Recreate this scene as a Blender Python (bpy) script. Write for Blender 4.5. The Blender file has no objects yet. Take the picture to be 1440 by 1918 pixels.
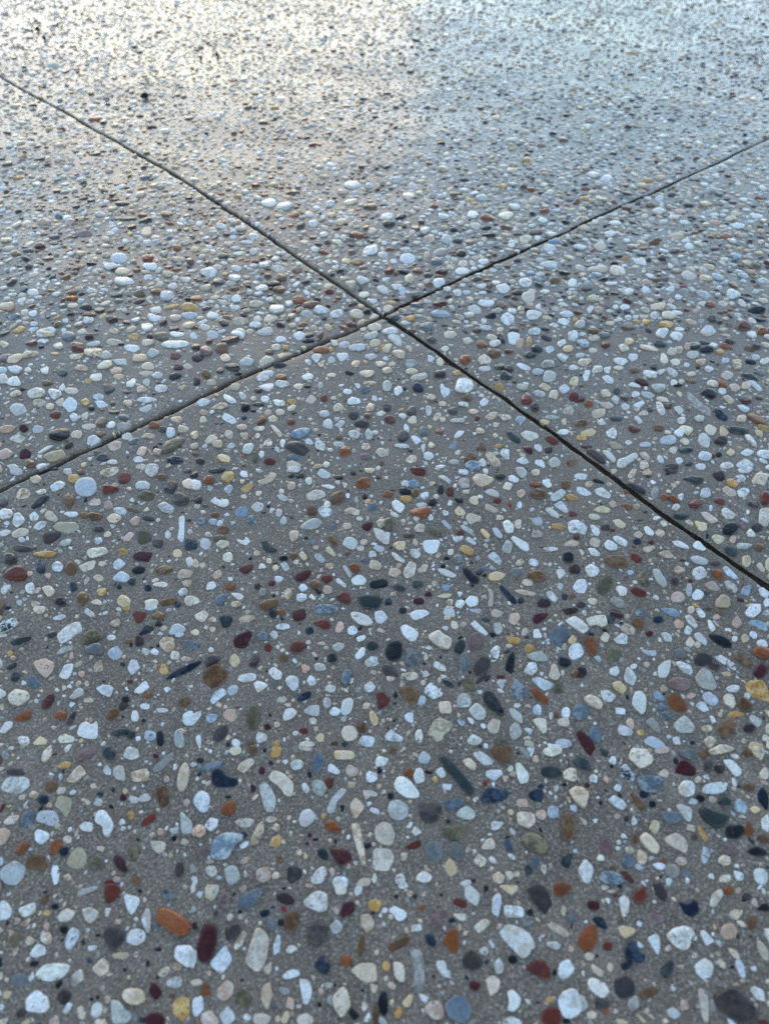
import bpy, math
import numpy as np

# ------------------------------------------------------------------ camera, sky, sun, exposure
scene = bpy.context.scene
CAM_H = 0.33                        # a phone held about 33 cm above wet paving
F_PX, HORIZON = 1300.0, -473.0      # focal length and horizon row, in photograph pixels (1440 x 1918)
PITCH = math.atan((959.0 - HORIZON) / F_PX)
cam_data = bpy.data.cameras.new('camera')
cam_data.sensor_fit = 'VERTICAL'
cam_data.sensor_height = 36.0
cam_data.sensor_width = 27.0
cam_data.lens = 36.0 * F_PX / 1918.0
cam_data.clip_start = 0.01
cam_data.clip_end = 1000.0
cam_data.dof.use_dof = True
cam_data.dof.focus_distance = 0.445
cam_data.dof.aperture_fstop = 8.5
cam = bpy.data.objects.new('camera', cam_data)
scene.collection.objects.link(cam)
cam.location = (0, 0, CAM_H)
cam.rotation_euler = (math.pi / 2 - PITCH, 0, 0)
scene.camera = cam

SUN_EL, SUN_AZ = math.radians(13.0), math.radians(-13.5)   # azimuth from +Y, negative = left of view
world = bpy.data.worlds.new('World')
scene.world = world
world.use_nodes = True
wn = world.node_tree
wn.nodes.clear()
wo = wn.nodes.new('ShaderNodeOutputWorld')
bg = wn.nodes.new('ShaderNodeBackground')
sky = wn.nodes.new('ShaderNodeTexSky')
sky.sky_type = 'NISHITA'
sky.sun_disc = False
sky.sun_elevation = SUN_EL
sky.sun_rotation = SUN_AZ
sky.air_density = 1.35
sky.dust_density = 0.02
sky.ozone_density = 2.1
bg.inputs['Strength'].default_value = 0.15
# thin broken cloud over the whole sky
tc = wn.nodes.new('ShaderNodeTexCoord')
sep = wn.nodes.new('ShaderNodeSeparateXYZ'); wn.links.new(tc.outputs['Generated'], sep.inputs[0])
zz = wn.nodes.new('ShaderNodeMath'); zz.operation = 'ADD'; zz.inputs[1].default_value = 0.16
ab = wn.nodes.new('ShaderNodeMath'); ab.operation = 'ABSOLUTE'
wn.links.new(sep.outputs[2], ab.inputs[0]); wn.links.new(ab.outputs[0], zz.inputs[0])
dv = []
for k in (0, 1):
    m_ = wn.nodes.new('ShaderNodeMath'); m_.operation = 'DIVIDE'
    wn.links.new(sep.outputs[k], m_.inputs[0]); wn.links.new(zz.outputs[0], m_.inputs[1]); dv.append(m_)
cx_ = wn.nodes.new('ShaderNodeCombineXYZ')
for k in (0, 1): wn.links.new(dv[k].outputs[0], cx_.inputs[k])
cn = wn.nodes.new('ShaderNodeTexNoise'); cn.inputs['Scale'].default_value = 0.9; cn.inputs['Detail'].default_value = 5.0
wn.links.new(cx_.outputs[0], cn.inputs['Vector'])
cr = wn.nodes.new('ShaderNodeMapRange'); cr.interpolation_type = 'SMOOTHSTEP'
cr.inputs['From Min'].default_value = 0.36; cr.inputs['From Max'].default_value = 0.66; cr.inputs['To Max'].default_value = 0.62
wn.links.new(cn.outputs['Fac'], cr.inputs['Value'])
cm = wn.nodes.new('ShaderNodeMix'); cm.data_type = 'RGBA'
wn.links.new(cr.outputs[0], cm.inputs[0]); wn.links.new(sky.outputs[0], cm.inputs[6])
bw = wn.nodes.new('ShaderNodeRGBToBW'); wn.links.new(sky.outputs[0], bw.inputs[0])     # cloud takes the sky's own brightness
ct = wn.nodes.new('ShaderNodeVectorMath'); ct.operation = 'SCALE'; ct.inputs[0].default_value = (0.84, 0.99, 1.36)
wn.links.new(bw.outputs[0], ct.inputs['Scale']); wn.links.new(ct.outputs[0], cm.inputs[7])
wn.links.new(cm.outputs[2], bg.inputs['Color'])
wn.links.new(bg.outputs[0], wo.inputs['Surface'])

sun_data = bpy.data.lights.new('sun', 'SUN')
sun_data.energy = 0.15
sun_data.angle = math.radians(32.0)
sun_data.color = (1.0, 0.55, 0.08)
sun = bpy.data.objects.new('sun', sun_data)
scene.collection.objects.link(sun)
sun.rotation_euler = (math.pi / 2 - SUN_EL, 0, math.pi - SUN_AZ)
sun.location = (-1.5, 4.5, 1.2)

scene.view_settings.view_transform = 'Standard'
scene.view_settings.look = 'None'
scene.view_settings.exposure = 1.58
scene.view_settings.gamma = 1.0
scene.view_settings.use_curve_mapping = False

rng = np.random.default_rng(11)
col = scene.collection

# ------------------------------------------------------------------ ground coordinates
SP, CP = math.sin(PITCH), math.cos(PITCH)
def ground(px, py):
    """ground point seen at a photograph pixel (all stones lie in the paving's plane)"""
    px = np.asarray(px, float); py = np.asarray(py, float)
    dx = (px - 720.0) / F_PX; dy = -(py - 959.0) / F_PX
    t = CAM_H / (SP - CP * dy)
    return np.stack([dx * t, (SP * dy + CP) * t], -1)
def pixel(P):
    x, y = P[..., 0], P[..., 1]
    depth = y * CP + CAM_H * SP
    v = y * SP - CAM_H * CP
    return 720 + F_PX * x / depth, 959 - F_PX * v / depth

# the two sawn joints, followed along their slightly wandering lines
JA = [(0,142),(50,172),(97,197),(133,215),(163,235),(217,263),(253,287),(310,318),(383,365),(433,398),(480,427),(523,457),(553,480),(607,513),(660,550),(717,591),(757,618),(795,644),(827,668),(860,690),(895,714),(932,740),(957,758),(985,775),(1012,793),(1042,815),(1070,836),(1093,853),(1134,883),(1170,913),(1210,940),(1258,974),(1292,998),(1330,1025),(1367,1050),(1395,1068),(1440,1104)]
JB = [(0,915),(37,898),(75,883),(100,868),(130,853),(165,840),(205,825),(250,800),(292,783),(360,753),(397,734),(442,710),(485,692),(522,679),(560,660),(597,644),(630,629),(655,619),(717,591),(750,574),(787,557),(833,538),(880,515),(913,502),(957,480),(1020,452),(1070,430),(1120,403),(1160,385),(1200,370),(1243,350),(1280,333),(1310,320),(1350,302),(1387,283),(1440,260)]
JA = ground(*np.array(JA, float).T); JB = ground(*np.array(JB, float).T)
CROSS = ground(717.0, 591.0)
def direction(q):
    m = q.mean(0); d = np.linalg.svd(q - m)[2][0]
    return d if d[1] > 0 else -d
dB = direction(JB)                                   # right and away
dA = np.array([-dB[1], dB[0]])                       # left and away, square to it
def offset_curve(q, d, n):
    r = q - CROSS; u = r @ d; v = r @ n
    o = np.argsort(u); u, v = u[o], v[o]
    uu = np.linspace(u[0] - 0.02, u[-1] + 0.02, 160)
    vv = np.interp(uu, u, v)
    k = np.exp(-0.5 * (np.arange(-8, 9) / 2.6) ** 2); k /= k.sum()
    vv = np.convolve(np.pad(vv, 8, mode='edge'), k, mode='valid')
    vv -= np.interp(0.0, uu, vv)
    return uu, vv
UA, VA = offset_curve(JA, dA, dB)
UB, VB = offset_curve(JB, dB, dA)
def fA(u): return np.interp(u, UA, VA)
def fB(w): return np.interp(w, UB, VB)
def to_world(u, w):
    """u runs along joint A, w along joint B"""
    uu = u + fB(w); ww = w + fA(u)
    return CROSS + uu[..., None] * dA + ww[..., None] * dB
def to_uw(P):
    r = P - CROSS; a = r @ dA; b = r @ dB
    u, w = a.copy(), b.copy()
    for _ in range(4):
        u, w = a - fB(w), b - fA(u)
    return u, w

_w = []
for lam, amp in ((0.55, .7e-3), (0.38, .5e-3), (0.27, .45e-3), (0.19, .34e-3), (0.13, .24e-3), (0.085, .15e-3), (0.06, .10e-3), (0.042, .07e-3), (0.03, .05e-3)):
    for _ in range(3):
        a = rng.uniform(0, 2 * math.pi)
        _w.append((2 * math.pi / lam * math.cos(a), 2 * math.pi / lam * math.sin(a), rng.uniform(0, 6.28), amp * 0.6))
def height(P):
    """the slabs' trowelled unevenness, a millimetre or so"""
    z = np.zeros(P.shape[:-1])
    for kx, ky, ph, am in _w:
        z += am * np.sin(kx * P[..., 0] + ky * P[..., 1] + ph)
    return z
def wobble(t, s, seed):
    """smooth 1-D noise of feature size s"""
    x = np.asarray(t, float) / s + 1000.0 + seed * 37.7
    i = np.floor(x); f = x - i; f = f * f * (3 - 2 * f)
    h = lambda k: np.modf(np.abs(np.sin(k * 12.9898 + seed * 78.233) * 43758.5453))[0] * 2 - 1
    return h(i) * (1 - f) + h(i + 1) * f
def half_gap(t, seed):
    return 0.0019 + 0.00055 * wobble(t, 0.014, seed) + 0.00042 * wobble(t, 0.004, seed + 1) + 0.0024 * np.maximum(0, wobble(t, 0.02, seed + 2) - 0.55)

# ------------------------------------------------------------------ materials
def new_mat(name):
    m = bpy.data.materials.new(name); m.use_nodes = True
    nt = m.node_tree; nt.nodes.clear()
    out = nt.nodes.new('ShaderNodeOutputMaterial')
    b = nt.nodes.new('ShaderNodeBsdfPrincipled')
    nt.links.new(b.outputs[0], out.inputs['Surface'])
    return m, nt, b
def noise(nt, vec, scale, detail=3.0, rough=0.55):
    n = nt.nodes.new('ShaderNodeTexNoise')
    n.inputs['Scale'].default_value = scale; n.inputs['Detail'].default_value = detail; n.inputs['Roughness'].default_value = rough
    nt.links.new(vec, n.inputs['Vector'])
    return n.outputs['Fac']
def ramp(nt, fac, lo, hi, a=0.0, b=1.0):
    n = nt.nodes.new('ShaderNodeMapRange'); n.interpolation_type = 'SMOOTHSTEP'
    for k, v in (('From Min', lo), ('From Max', hi), ('To Min', a), ('To Max', b)): n.inputs[k].default_value = v
    nt.links.new(fac, n.inputs['Value'])
    return n.outputs['Result']
def math_n(nt, op, a, b):
    n = nt.nodes.new('ShaderNodeMath'); n.operation = op
    for k, v in ((0, a), (1, b)):
        if isinstance(v, (int, float)): n.inputs[k].default_value = v
        else: nt.links.new(v, n.inputs[k])
    return n.outputs[0]
def mix(nt, fac, a, b, blend='MIX'):
    n = nt.nodes.new('ShaderNodeMix'); n.data_type = 'RGBA'; n.blend_type = blend
    for k, v in ((0, fac), (6, a), (7, b)):
        if isinstance(v, (int, float)): n.inputs[k].default_value = v
        elif isinstance(v, tuple): n.inputs[k].default_value = (*v, 1.0)
        else: nt.links.new(v, n.inputs[k])
    return n.outputs[2]
def bump(nt, b, *layers):
    prev = None
    for hgt, dist in layers:
        n = nt.nodes.new('ShaderNodeBump'); n.inputs['Strength'].default_value = 1.0; n.inputs['Distance'].default_value = dist
        nt.links.new(hgt, n.inputs['Height'])
        if prev is not None: nt.links.new(prev, n.inputs['Normal'])
        prev = n.outputs[0]
    nt.links.new(prev, b.inputs['Normal'])
def position(nt):
    return nt.nodes.new('ShaderNodeNewGeometry').outputs['Position']

def wet_film(nt, b, hgt, dist, weight, ior, rough):
    """the thin film of water: dark straight down, a mirror of the sky far off"""
    b.inputs['Coat Weight'].default_value = weight
    b.inputs['Coat IOR'].default_value = ior
    b.inputs['Coat Roughness'].default_value = rough
    n = nt.nodes.new('ShaderNodeBump'); n.inputs['Strength'].default_value = 1.0; n.inputs['Distance'].default_value = dist
    nt.links.new(hgt, n.inputs['Height']); nt.links.new(n.outputs[0], b.inputs['Coat Normal'])
def concrete_material():
    m, nt, b = new_mat('washed_concrete')
    p = position(nt)
    sand = noise(nt, p, 950.0, 2.0, 0.65)
    grain = noise(nt, p, 420.0, 3.0, 0.6)
    patch = noise(nt, p, 13.0, 4.0, 0.55)
    mid = noise(nt, p, 60.0, 3.0, 0.5)
    c = mix(nt, ramp(nt, patch, 0.3, 0.7), (0.182, 0.136, 0.098), (0.250, 0.188, 0.137))
    c = mix(nt, ramp(nt, mid, 0.3, 0.75, 0.0, 0.45), c, (0.130, 0.099, 0.076))
    c = mix(nt, ramp(nt, sand, 0.30, 0.47, 0.75, 0.0), c, (0.05, 0.043, 0.037))
    c = mix(nt, ramp(nt, sand, 0.54, 0.66, 0.0, 0.9), c, (0.42, 0.365, 0.305))
    c = mix(nt, ramp(nt, grain, 0.58, 0.70, 0.0, 0.5), c, (0.32, 0.275, 0.225))
    # beyond the modelled pebbles the material takes over
    sp = nt.nodes.new('ShaderNodeSeparateXYZ'); nt.links.new(p, sp.inputs[0])
    side = math_n(nt, 'SUBTRACT', math_n(nt, 'ABSOLUTE', sp.outputs[0], 0.0), math_n(nt, 'ADD', math_n(nt, 'MULTIPLY', math_n(nt, 'MAXIMUM', sp.outputs[1], 0.0), 0.36), 0.45))
    out_ = math_n(nt, 'MAXIMUM', side, math_n(nt, 'MAXIMUM', math_n(nt, 'SUBTRACT', sp.outputs[1], 2.03), math_n(nt, 'SUBTRACT', -0.25, sp.outputs[1])))
    beyond = ramp(nt, out_, -0.004, 0.004)
    vo = nt.nodes.new('ShaderNodeTexVoronoi'); vo.inputs['Scale'].default_value = 112.0; vo.inputs['Randomness'].default_value = 0.85
    nt.links.new(p, vo.inputs['Vector'])
    stone = math_n(nt, 'MULTIPLY', ramp(nt, vo.outputs['Distance'], 0.40, 0.46, 1.0, 0.0), beyond)
    sv = nt.nodes.new('ShaderNodeSeparateColor'); nt.links.new(vo.outputs['Color'], sv.inputs[0])
    cr_ = nt.nodes.new('ShaderNodeValToRGB'); cr_.color_ramp.interpolation = 'CONSTANT'
    pal = ((0, (.74, .74, .72)), (.34, (.64, .54, .42)), (.5, (.40, .38, .34)), (.6, (.52, .35, .26)), (.67, (.12, .06, .025)), (.75, (.14, .03, .016)), (.80, (.05, .04, .036)), (.88, (.01, .012, .016)), (.93, (.25, .28, .30)))
    for k, (pos, rgb) in enumerate(pal):
        el = cr_.color_ramp.elements[k] if k < 2 else cr_.color_ramp.elements.new(pos)
        el.position = pos; el.color = (*rgb, 1.0)
    nt.links.new(sv.outputs[0], cr_.inputs[0])
    c = mix(nt, stone, c, cr_.outputs[0])
    nt.links.new(c, b.inputs['Base Color'])
    nt.links.new(ramp(nt, patch, 0.25, 0.75, 0.30, 0.42), b.inputs['Roughness'])
    b.inputs['IOR'].default_value = 1.12
    bump(nt, b, (sand, 0.0004), (grain, 0.0005), (math_n(nt, 'MULTIPLY', ramp(nt, vo.outputs['Distance'], 0.2, 0.46, 1.0, 0.0), beyond), 0.0012))
    wet_film(nt, b, grain, 0.00014, 1.0, 1.33, 0.18)
    return m
def stone_material():
    m, nt, b = new_mat('river_pebble')
    a1 = nt.nodes.new('ShaderNodeAttribute'); a1.attribute_name = 'stone_colour'
    a2 = nt.nodes.new('ShaderNodeAttribute'); a2.attribute_name = 'stone_vein'
    p = position(nt)
    cmb = nt.nodes.new('ShaderNodeCombineXYZ')
    for k in range(3): nt.links.new(a1.outputs['Alpha'], cmb.inputs[k])
    vm = nt.nodes.new('ShaderNodeVectorMath'); vm.operation = 'MULTIPLY_ADD'
    nt.links.new(cmb.outputs[0], vm.inputs[0]); vm.inputs[1].default_value = (7.1, 3.3, 5.7)
    nt.links.new(p, vm.inputs[2])
    v = vm.outputs[0]
    big = noise(nt, v, 230.0, 5.0, 0.65)
    fine = noise(nt, v, 850.0, 3.0, 0.6)
    c = mix(nt, math_n(nt, 'MULTIPLY', ramp(nt, big, 0.46, 0.58), a2.outputs['Alpha']), a1.outputs['Color'], a2.outputs['Color'])
    vein = ramp(nt, math_n(nt, 'ABSOLUTE', math_n(nt, 'SUBTRACT', noise(nt, v, 130.0, 2.0, 0.5), 0.5), 0.0), 0.0, 0.022, 1.0, 0.0)
    c = mix(nt, math_n(nt, 'MULTIPLY', math_n(nt, 'MULTIPLY', vein, a2.outputs['Alpha']), 0.9), c, a2.outputs['Color'])
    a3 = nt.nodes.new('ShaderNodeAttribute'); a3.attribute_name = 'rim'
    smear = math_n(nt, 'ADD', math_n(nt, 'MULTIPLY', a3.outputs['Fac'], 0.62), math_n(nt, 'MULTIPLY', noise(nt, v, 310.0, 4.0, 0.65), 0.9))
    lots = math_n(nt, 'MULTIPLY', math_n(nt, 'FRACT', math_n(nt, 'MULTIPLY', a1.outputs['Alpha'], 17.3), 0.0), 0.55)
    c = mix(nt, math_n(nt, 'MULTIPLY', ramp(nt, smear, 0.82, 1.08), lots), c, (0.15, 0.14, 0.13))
    some = math_n(nt, 'FRACT', math_n(nt, 'MULTIPLY', a1.outputs['Alpha'], 41.7), 0.0)
    pits = math_n(nt, 'MULTIPLY', ramp(nt, noise(nt, v, 520.0, 2.0, 0.6), 0.60, 0.68), ramp(nt, some, 0.45, 0.8, 0.0, 0.75))
    c = mix(nt, pits, c, (0.07, 0.058, 0.048))
    tone = ramp(nt, fine, 0.25, 0.75, 0.78, 1.16)
    sc = nt.nodes.new('ShaderNodeVectorMath'); sc.operation = 'SCALE'
    nt.links.new(c, sc.inputs[0]); nt.links.new(tone, sc.inputs['Scale'])
    nt.links.new(sc.outputs[0], b.inputs['Base Color'])
    nt.links.new(ramp(nt, fine, 0.3, 0.7, 0.22, 0.40), b.inputs['Roughness'])
    b.inputs['IOR'].default_value = 1.12
    wet_film(nt, b, big, 0.00022, 1.0, 1.34, 0.10)
    bump(nt, b, (big, 0.0010), (fine, 0.0002))
    return m
def soil_material():
    m, nt, b = new_mat('wet_joint_dirt')
    p = position(nt)
    n1 = noise(nt, p, 90.0, 4.0); n2 = noise(nt, p, 900.0, 3.0)
    c = mix(nt, ramp(nt, n1, 0.35, 0.65), (0.024, 0.020, 0.016), (0.085, 0.070, 0.050))
    nt.links.new(c, b.inputs['Base Color'])
    nt.links.new(ramp(nt, n1, 0.3, 0.7, 0.12, 0.6), b.inputs['Roughness'])
    bump(nt, b, (n1, 0.002), (n2, 0.0005))
    return m
def crumb_material():
    m, nt, b = new_mat('black_crumb')
    n1 = noise(nt, position(nt), 700.0, 3.0)
    c = mix(nt, n1, (0.008, 0.007, 0.006), (0.03, 0.025, 0.02))
    nt.links.new(c, b.inputs['Base Color']); b.inputs['Roughness'].default_value = 0.85
    b.inputs['Specular IOR Level'].default_value = 0.2
    bump(nt, b, (n1, 0.0006))
    return m
M_CONC, M_STONE, M_SOIL, M_CRUMB = concrete_material(), stone_material(), soil_material(), crumb_material()

def mesh_from(name, verts, faces, mat, smooth=True):
    """verts (n,3); faces: list of (m,k) integer arrays"""
    me = bpy.data.meshes.new(name)
    verts = np.ascontiguousarray(verts, dtype=np.float32)
    loops = np.concatenate([f.ravel() for f in faces]).astype(np.int32)
    sizes = np.concatenate([np.full(len(f), f.shape[1]) for f in faces])
    starts = np.concatenate([[0], np.cumsum(sizes)[:-1]]).astype(np.int32)
    me.vertices.add(len(verts)); me.vertices.foreach_set('co', verts.ravel())
    me.loops.add(len(loops)); me.loops.foreach_set('vertex_index', loops)
    me.polygons.add(len(sizes)); me.polygons.foreach_set('loop_start', starts)
    me.update(calc_edges=True)
    me.polygons.foreach_set('use_smooth', np.full(len(sizes), smooth, dtype=bool))
    me.materials.append(mat)
    return me

# ------------------------------------------------------------------ the setting: ground under the slabs and four slabs
g = 400.0
gm = mesh_from('ground', np.array([(-g, -g, -.011), (g, -g, -.011), (g, g, -.011), (-g, g, -.011)]), [np.array([[0, 1, 2, 3]])], M_SOIL)
go = bpy.data.objects.new('ground', gm); col.objects.link(go)
go['kind'] = 'structure'; go['label'] = 'dark wet earth under the slabs, below the sawn joints'; go['category'] = 'ground'

steps = [0.0, 0.0006, 0.0016]
while steps[-1] < 60.0:
    s = steps[-1]
    d = 0.005 if s < 0.34 else 0.012 if s < 0.9 else 0.025 if s < 1.9 else max(0.03, (s - 1.9) * 0.35)
    steps.append(s + d)
steps = np.array(steps)
SLABS = {}
SLAB_TEXT = {
    (1, 1): ('far concrete slab above both joints, mirroring the yellow and blue sky', 'slab'),
    (-1, -1): ('nearest concrete slab below both joints, set with many coloured pebbles', 'slab'),
    (1, -1): ('left concrete slab between the two joints, its pebbles glistening', 'slab'),
    (-1, 1): ('right concrete slab between the two joints, greyest blue at its far end', 'slab'),
}
for (su, sw), (label, cat) in SLAB_TEXT.items():
    n = len(steps)
    U, W = np.meshgrid(steps, steps, indexing='ij')
    # edges keep clear of the joints by their ragged half width
    fade_w = np.clip(1 - (W / 0.02), 0, 1); fade_u = np.clip(1 - (U / 0.02), 0, 1)
    ga = half_gap(su * U, 3 + su + 5 * sw) * fade_w + 0.0019 * (1 - fade_w)
    gb = (half_gap(sw * W, 11 + sw + 5 * su) * fade_u + 0.0019 * (1 - fade_u)) * (1 - .55 * np.clip((sw * W - .35) / .4, 0, 1))
    gb = gb * (1 + .35 * np.clip(-sw * W / .15, 0, 1)); ga = ga * (1 + .3 * np.clip(su * U / .3, 0, 1))
    P = to_world(su * (U + gb), sw * (W + ga))
    Z = height(P) * np.clip(4 - np.hypot(P[..., 0], P[..., 1]), 0, 1)
    Z = Z - 0.0005 * ((np.arange(n)[:, None] == 0) | (np.arange(n)[None, :] == 0))
    Z = Z - 0.00012 * ((np.arange(n)[:, None] == 1) | (np.arange(n)[None, :] == 1))
    top = np.concatenate([P, Z[..., None]], -1).reshape(-1, 3)
    idx = np.arange(n * n).reshape(n, n)
    q = np.stack([idx[:-1, :-1], idx[1:, :-1], idx[1:, 1:], idx[:-1, 1:]], -1).reshape(-1, 4)
    if su * sw * (dA[0] * dB[1] - dA[1] * dB[0]) < 0: q = q[:, ::-1]
    verts = [top]; faces = [q]; base = n * n
    for k, row in enumerate((idx[0, :], idx[:, 0])):           # joint walls
        e = top[row]
        wall1 = e.copy(); wall1[:, 2] -= 0.004
        t = sw * steps if k == 0 else su * steps
        push = (su * dA if k == 0 else sw * dB) * (0.0004 * wobble(t, 0.006, 21 + k + su + 3 * sw))[:, None]
        wall1[:, :2] += push
        wall2 = e.copy(); wall2[:, 2] = -0.0115; wall2[:, :2] += 0.5 * push
        verts += [wall1, wall2]
        a = row; b1 = base + np.arange(n); b2 = base + n + np.arange(n)
        for lo, hi in ((b1, a), (b2, b1)):
            f = np.stack([hi[:-1], hi[1:], lo[1:], lo[:-1]], -1)
            faces.append(f)
        base += 2 * n
    me = mesh_from('concrete_slab', np.concatenate(verts), faces, M_CONC)
    o = bpy.data.objects.new('concrete_slab', me); col.objects.link(o)
    o['kind'] = 'structure'; o['label'] = label; o['category'] = cat
    SLABS[(su, sw)] = o

def joint_fill(along_u, label):
    t = np.concatenate([-np.geomspace(40, 1.7, 20)[:-1], np.linspace(-1.7, 1.7, 1361), np.geomspace(1.7, 40, 20)[1:]])
    z = -0.0060 + 0.0012 * wobble(t, 0.05, 61 + along_u) + 0.0008 * wobble(t, 0.011, 62 + along_u) + 0.0004 * wobble(t, 0.004, 63 + along_u)
    if along_u: z += 0.0012 * np.exp(-((t - 0.86) / 0.06) ** 2) + 0.0022 * np.exp(-((t + 0.33) / 0.035) ** 2)
    else: z += 0.0047 * np.clip((t - 0.38) / 0.35, 0, 1) - 0.0006
    rows = []
    for k, off in enumerate((-0.0042, -0.0013, 0.0013, 0.0042)):
        o_ = np.full(len(t), off)
        P = to_world(t, o_) if along_u else to_world(o_, t)
        rows.append(np.concatenate([P, (z + (0.0007 if k in (0, 3) else 0) + 0.0004 * wobble(t, 0.006, 70 + k))[:, None]], 1))
    n = len(t); i = np.arange(n - 1)
    f = np.concatenate([np.stack([k * n + i, k * n + i + 1, (k + 1) * n + i + 1, (k + 1) * n + i], 1) for k in range(3)])
    if along_u == 1: f = f[:, ::-1]
    o = bpy.data.objects.new('joint_fill', mesh_from('joint_fill', np.concatenate(rows), [f], M_SOIL)); col.objects.link(o)
    o['kind'] = 'structure'; o['label'] = label; o['category'] = 'joint'
joint_fill(1, 'dark grit in the joint running from the upper left to the lower right')
joint_fill(0, 'dark grit in the joint running from the lower left to the upper right')

# ------------------------------------------------------------------ pebble kinds: colour, second colour, mottling, share among the unrecorded ones
KINDS = {
    'w': ((.78, .755, .73), (.42, .36, .29), .44, 26), 'W': ((.80, .79, .75), (.50, .41, .30), .45, 11),
    'c': ((.68, .545, .41), (.38, .26, .15), .60, 14), 'Y': ((.66, .47, .25), (.64, .58, .46), .60, 3),
    'T': ((.42, .34, .22), (.58, .49, .35), .55, 3), 't': ((.27, .24, .21), (.46, .42, .37), .65, 5),
    'y': ((.47, .25, .070), (.64, .44, .20), .55, 2), 'o': ((.25, .070, .016), (.13, .04, .016), .50, 2.5),
    'b': ((.120, .057, .022), (.21, .12, .06), .55, 5), 'r': ((.140, .027, .014), (.07, .016, .013), .50, 2.5),
    'm': ((.065, .009, .011), (.035, .006, .008), .45, 2), 'D': ((.034, .017, .016), (.085, .06, .055), .45, 3),
    'd': ((.045, .036, .034), (.085, .07, .06), .45, 2.5), 'P': ((.17, .098, .092), (.30, .22, .20), .55, 1.5),
    'p': ((.54, .35, .25), (.62, .53, .45), .60, 5), 'k': ((.005, .006, .008), (.03, .034, .038), .35, 4),
    'n': ((.006, .012, .026), (.05, .07, .10), .45, 1.5), 'u': ((.10, .125, .150), (.27, .29, .31), .60, 2),
    'B': ((.21, .285, .35), (.50, .54, .55), .65, 1), 'g': ((.13, .135, .135), (.24, .24, .23), .55, 2),
    'G': ((.022, .030, .029), (.07, .08, .08), .45, 2), 'S': ((.03, .042, .044), (.60, .61, .58), .90, .3),
    'v': ((.098, .083, .046), (.19, .155, .09), .55, 1.5), 'a': ((.40, .385, .34), (.54, .55, .50), .65, 4),
    'l': ((.44, .46, .48), (.60, .62, .64), .60, 2), 'R': ((.30, .022, .016), (.2, .02, .015), .3, .2),
}
CODES = list(KINDS); SHARE = np.array([KINDS[c][3] for c in CODES], float); SHARE /= SHARE.sum()
def stone_colours(codes):
    n = len(codes)
    a = np.array([KINDS[c][0] for c in codes]); b = np.array([KINDS[c][1] for c in codes]); m = np.array([KINDS[c][2] for c in codes])
    val = np.exp(rng.normal(0, 0.12, n))[:, None] * np.exp(rng.normal(0, 1, (n, 1)) * np.array([[.035, .0, -.04]]))
    # quartz is seldom pure white: some creamy, some glassy and grey
    pale_ = np.array([c in 'wW' for c in codes]); pick = rng.uniform(0, 1, n)
    a[pale_ & (pick < .22)] *= (.94, .80, .65)
    a[pale_ & (pick > .84)] *= (.72, .74, .73)
    a = np.clip(a * val, 0.003, 0.82)
    b = np.clip(b * np.exp(rng.normal(0, 0.15, n))[:, None], 0.004, 0.8)
    return np.concatenate([a, rng.uniform(0, 1, (n, 1))], 1), np.concatenate([b, np.clip(m * rng.uniform(.3, 1.9, n), 0, 1)[:, None]], 1)

# ------------------------------------------------------------------ outlines of the pebbles read off the photograph
NP = 22
def resample(poly, n):
    d = np.hypot(*(np.roll(poly, -1, 0) - poly).T); s = np.concatenate([[0], np.cumsum(d)])
    q = np.concatenate([poly, poly[:1]]); t = np.linspace(0, s[-1], n, endpoint=False)
    return np.stack([np.interp(t, s, q[:, 0]), np.interp(t, s, q[:, 1])], 1)
def chaikin(p, it, cut=.18):
    for _ in range(it):
        q = np.roll(p, -1, 0)
        p = np.stack([(1 - cut) * p + cut * q, cut * p + (1 - cut) * q], 1).reshape(-1, 2)
    return p
SMOOTH = set('omdbDrkGvunlg')
def rough_ellipse(L, W, ang, n, amount, angular=True):
    if angular:                                             # a broken, cornered piece
        m = n // 2 if n < 20 else int(rng.integers(5, 9))
        t = (np.arange(m) + rng.uniform(-.40, .40, m)) * 2 * math.pi / m + rng.uniform(0, 6.3)
        r = 1.07 + rng.uniform(-2.1, 1.2, m) * amount
        p = np.stack([np.cos(t) * r * L / 2, np.sin(t) * r * W / 2], 1)
        p = chaikin(p, 1, .12)
        if len(p) != n: p = resample(p, n)
        sc = np.array([L, W]) / np.maximum(np.ptp(p, axis=0), 1e-9)
        p = (p - p.mean(0)) * (0.4 + 0.6 * sc)
        x, y = p.T
    else:                                                   # a water-worn one
        t = np.linspace(0, 2 * math.pi, n, endpoint=False) + rng.uniform(0, .35)
        e = rng.uniform(0.76, 1.0)
        c, s = np.cos(t), np.sin(t)
        x = np.sign(c) * np.abs(c) ** e * L / 2; y = np.sign(s) * np.abs(s) ** e * W / 2
        r = 1 + amount * (rng.normal() * np.cos(2 * t + rng.uniform(0, 6.3)) * .3 + rng.normal() * np.cos(3 * t + rng.uniform(0, 6.3)) * .5
                          + rng.normal() * np.cos(4 * t + rng.uniform(0, 6.3)) * .2 + rng.normal() * np.cos(5 * t + rng.uniform(0, 6.3)) * .15)
        x, y = x * r, y * r
    ca, sa = math.cos(ang), math.sin(ang)
    return np.stack([x * ca - y * sa, x * sa + y * ca], 1)
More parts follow.
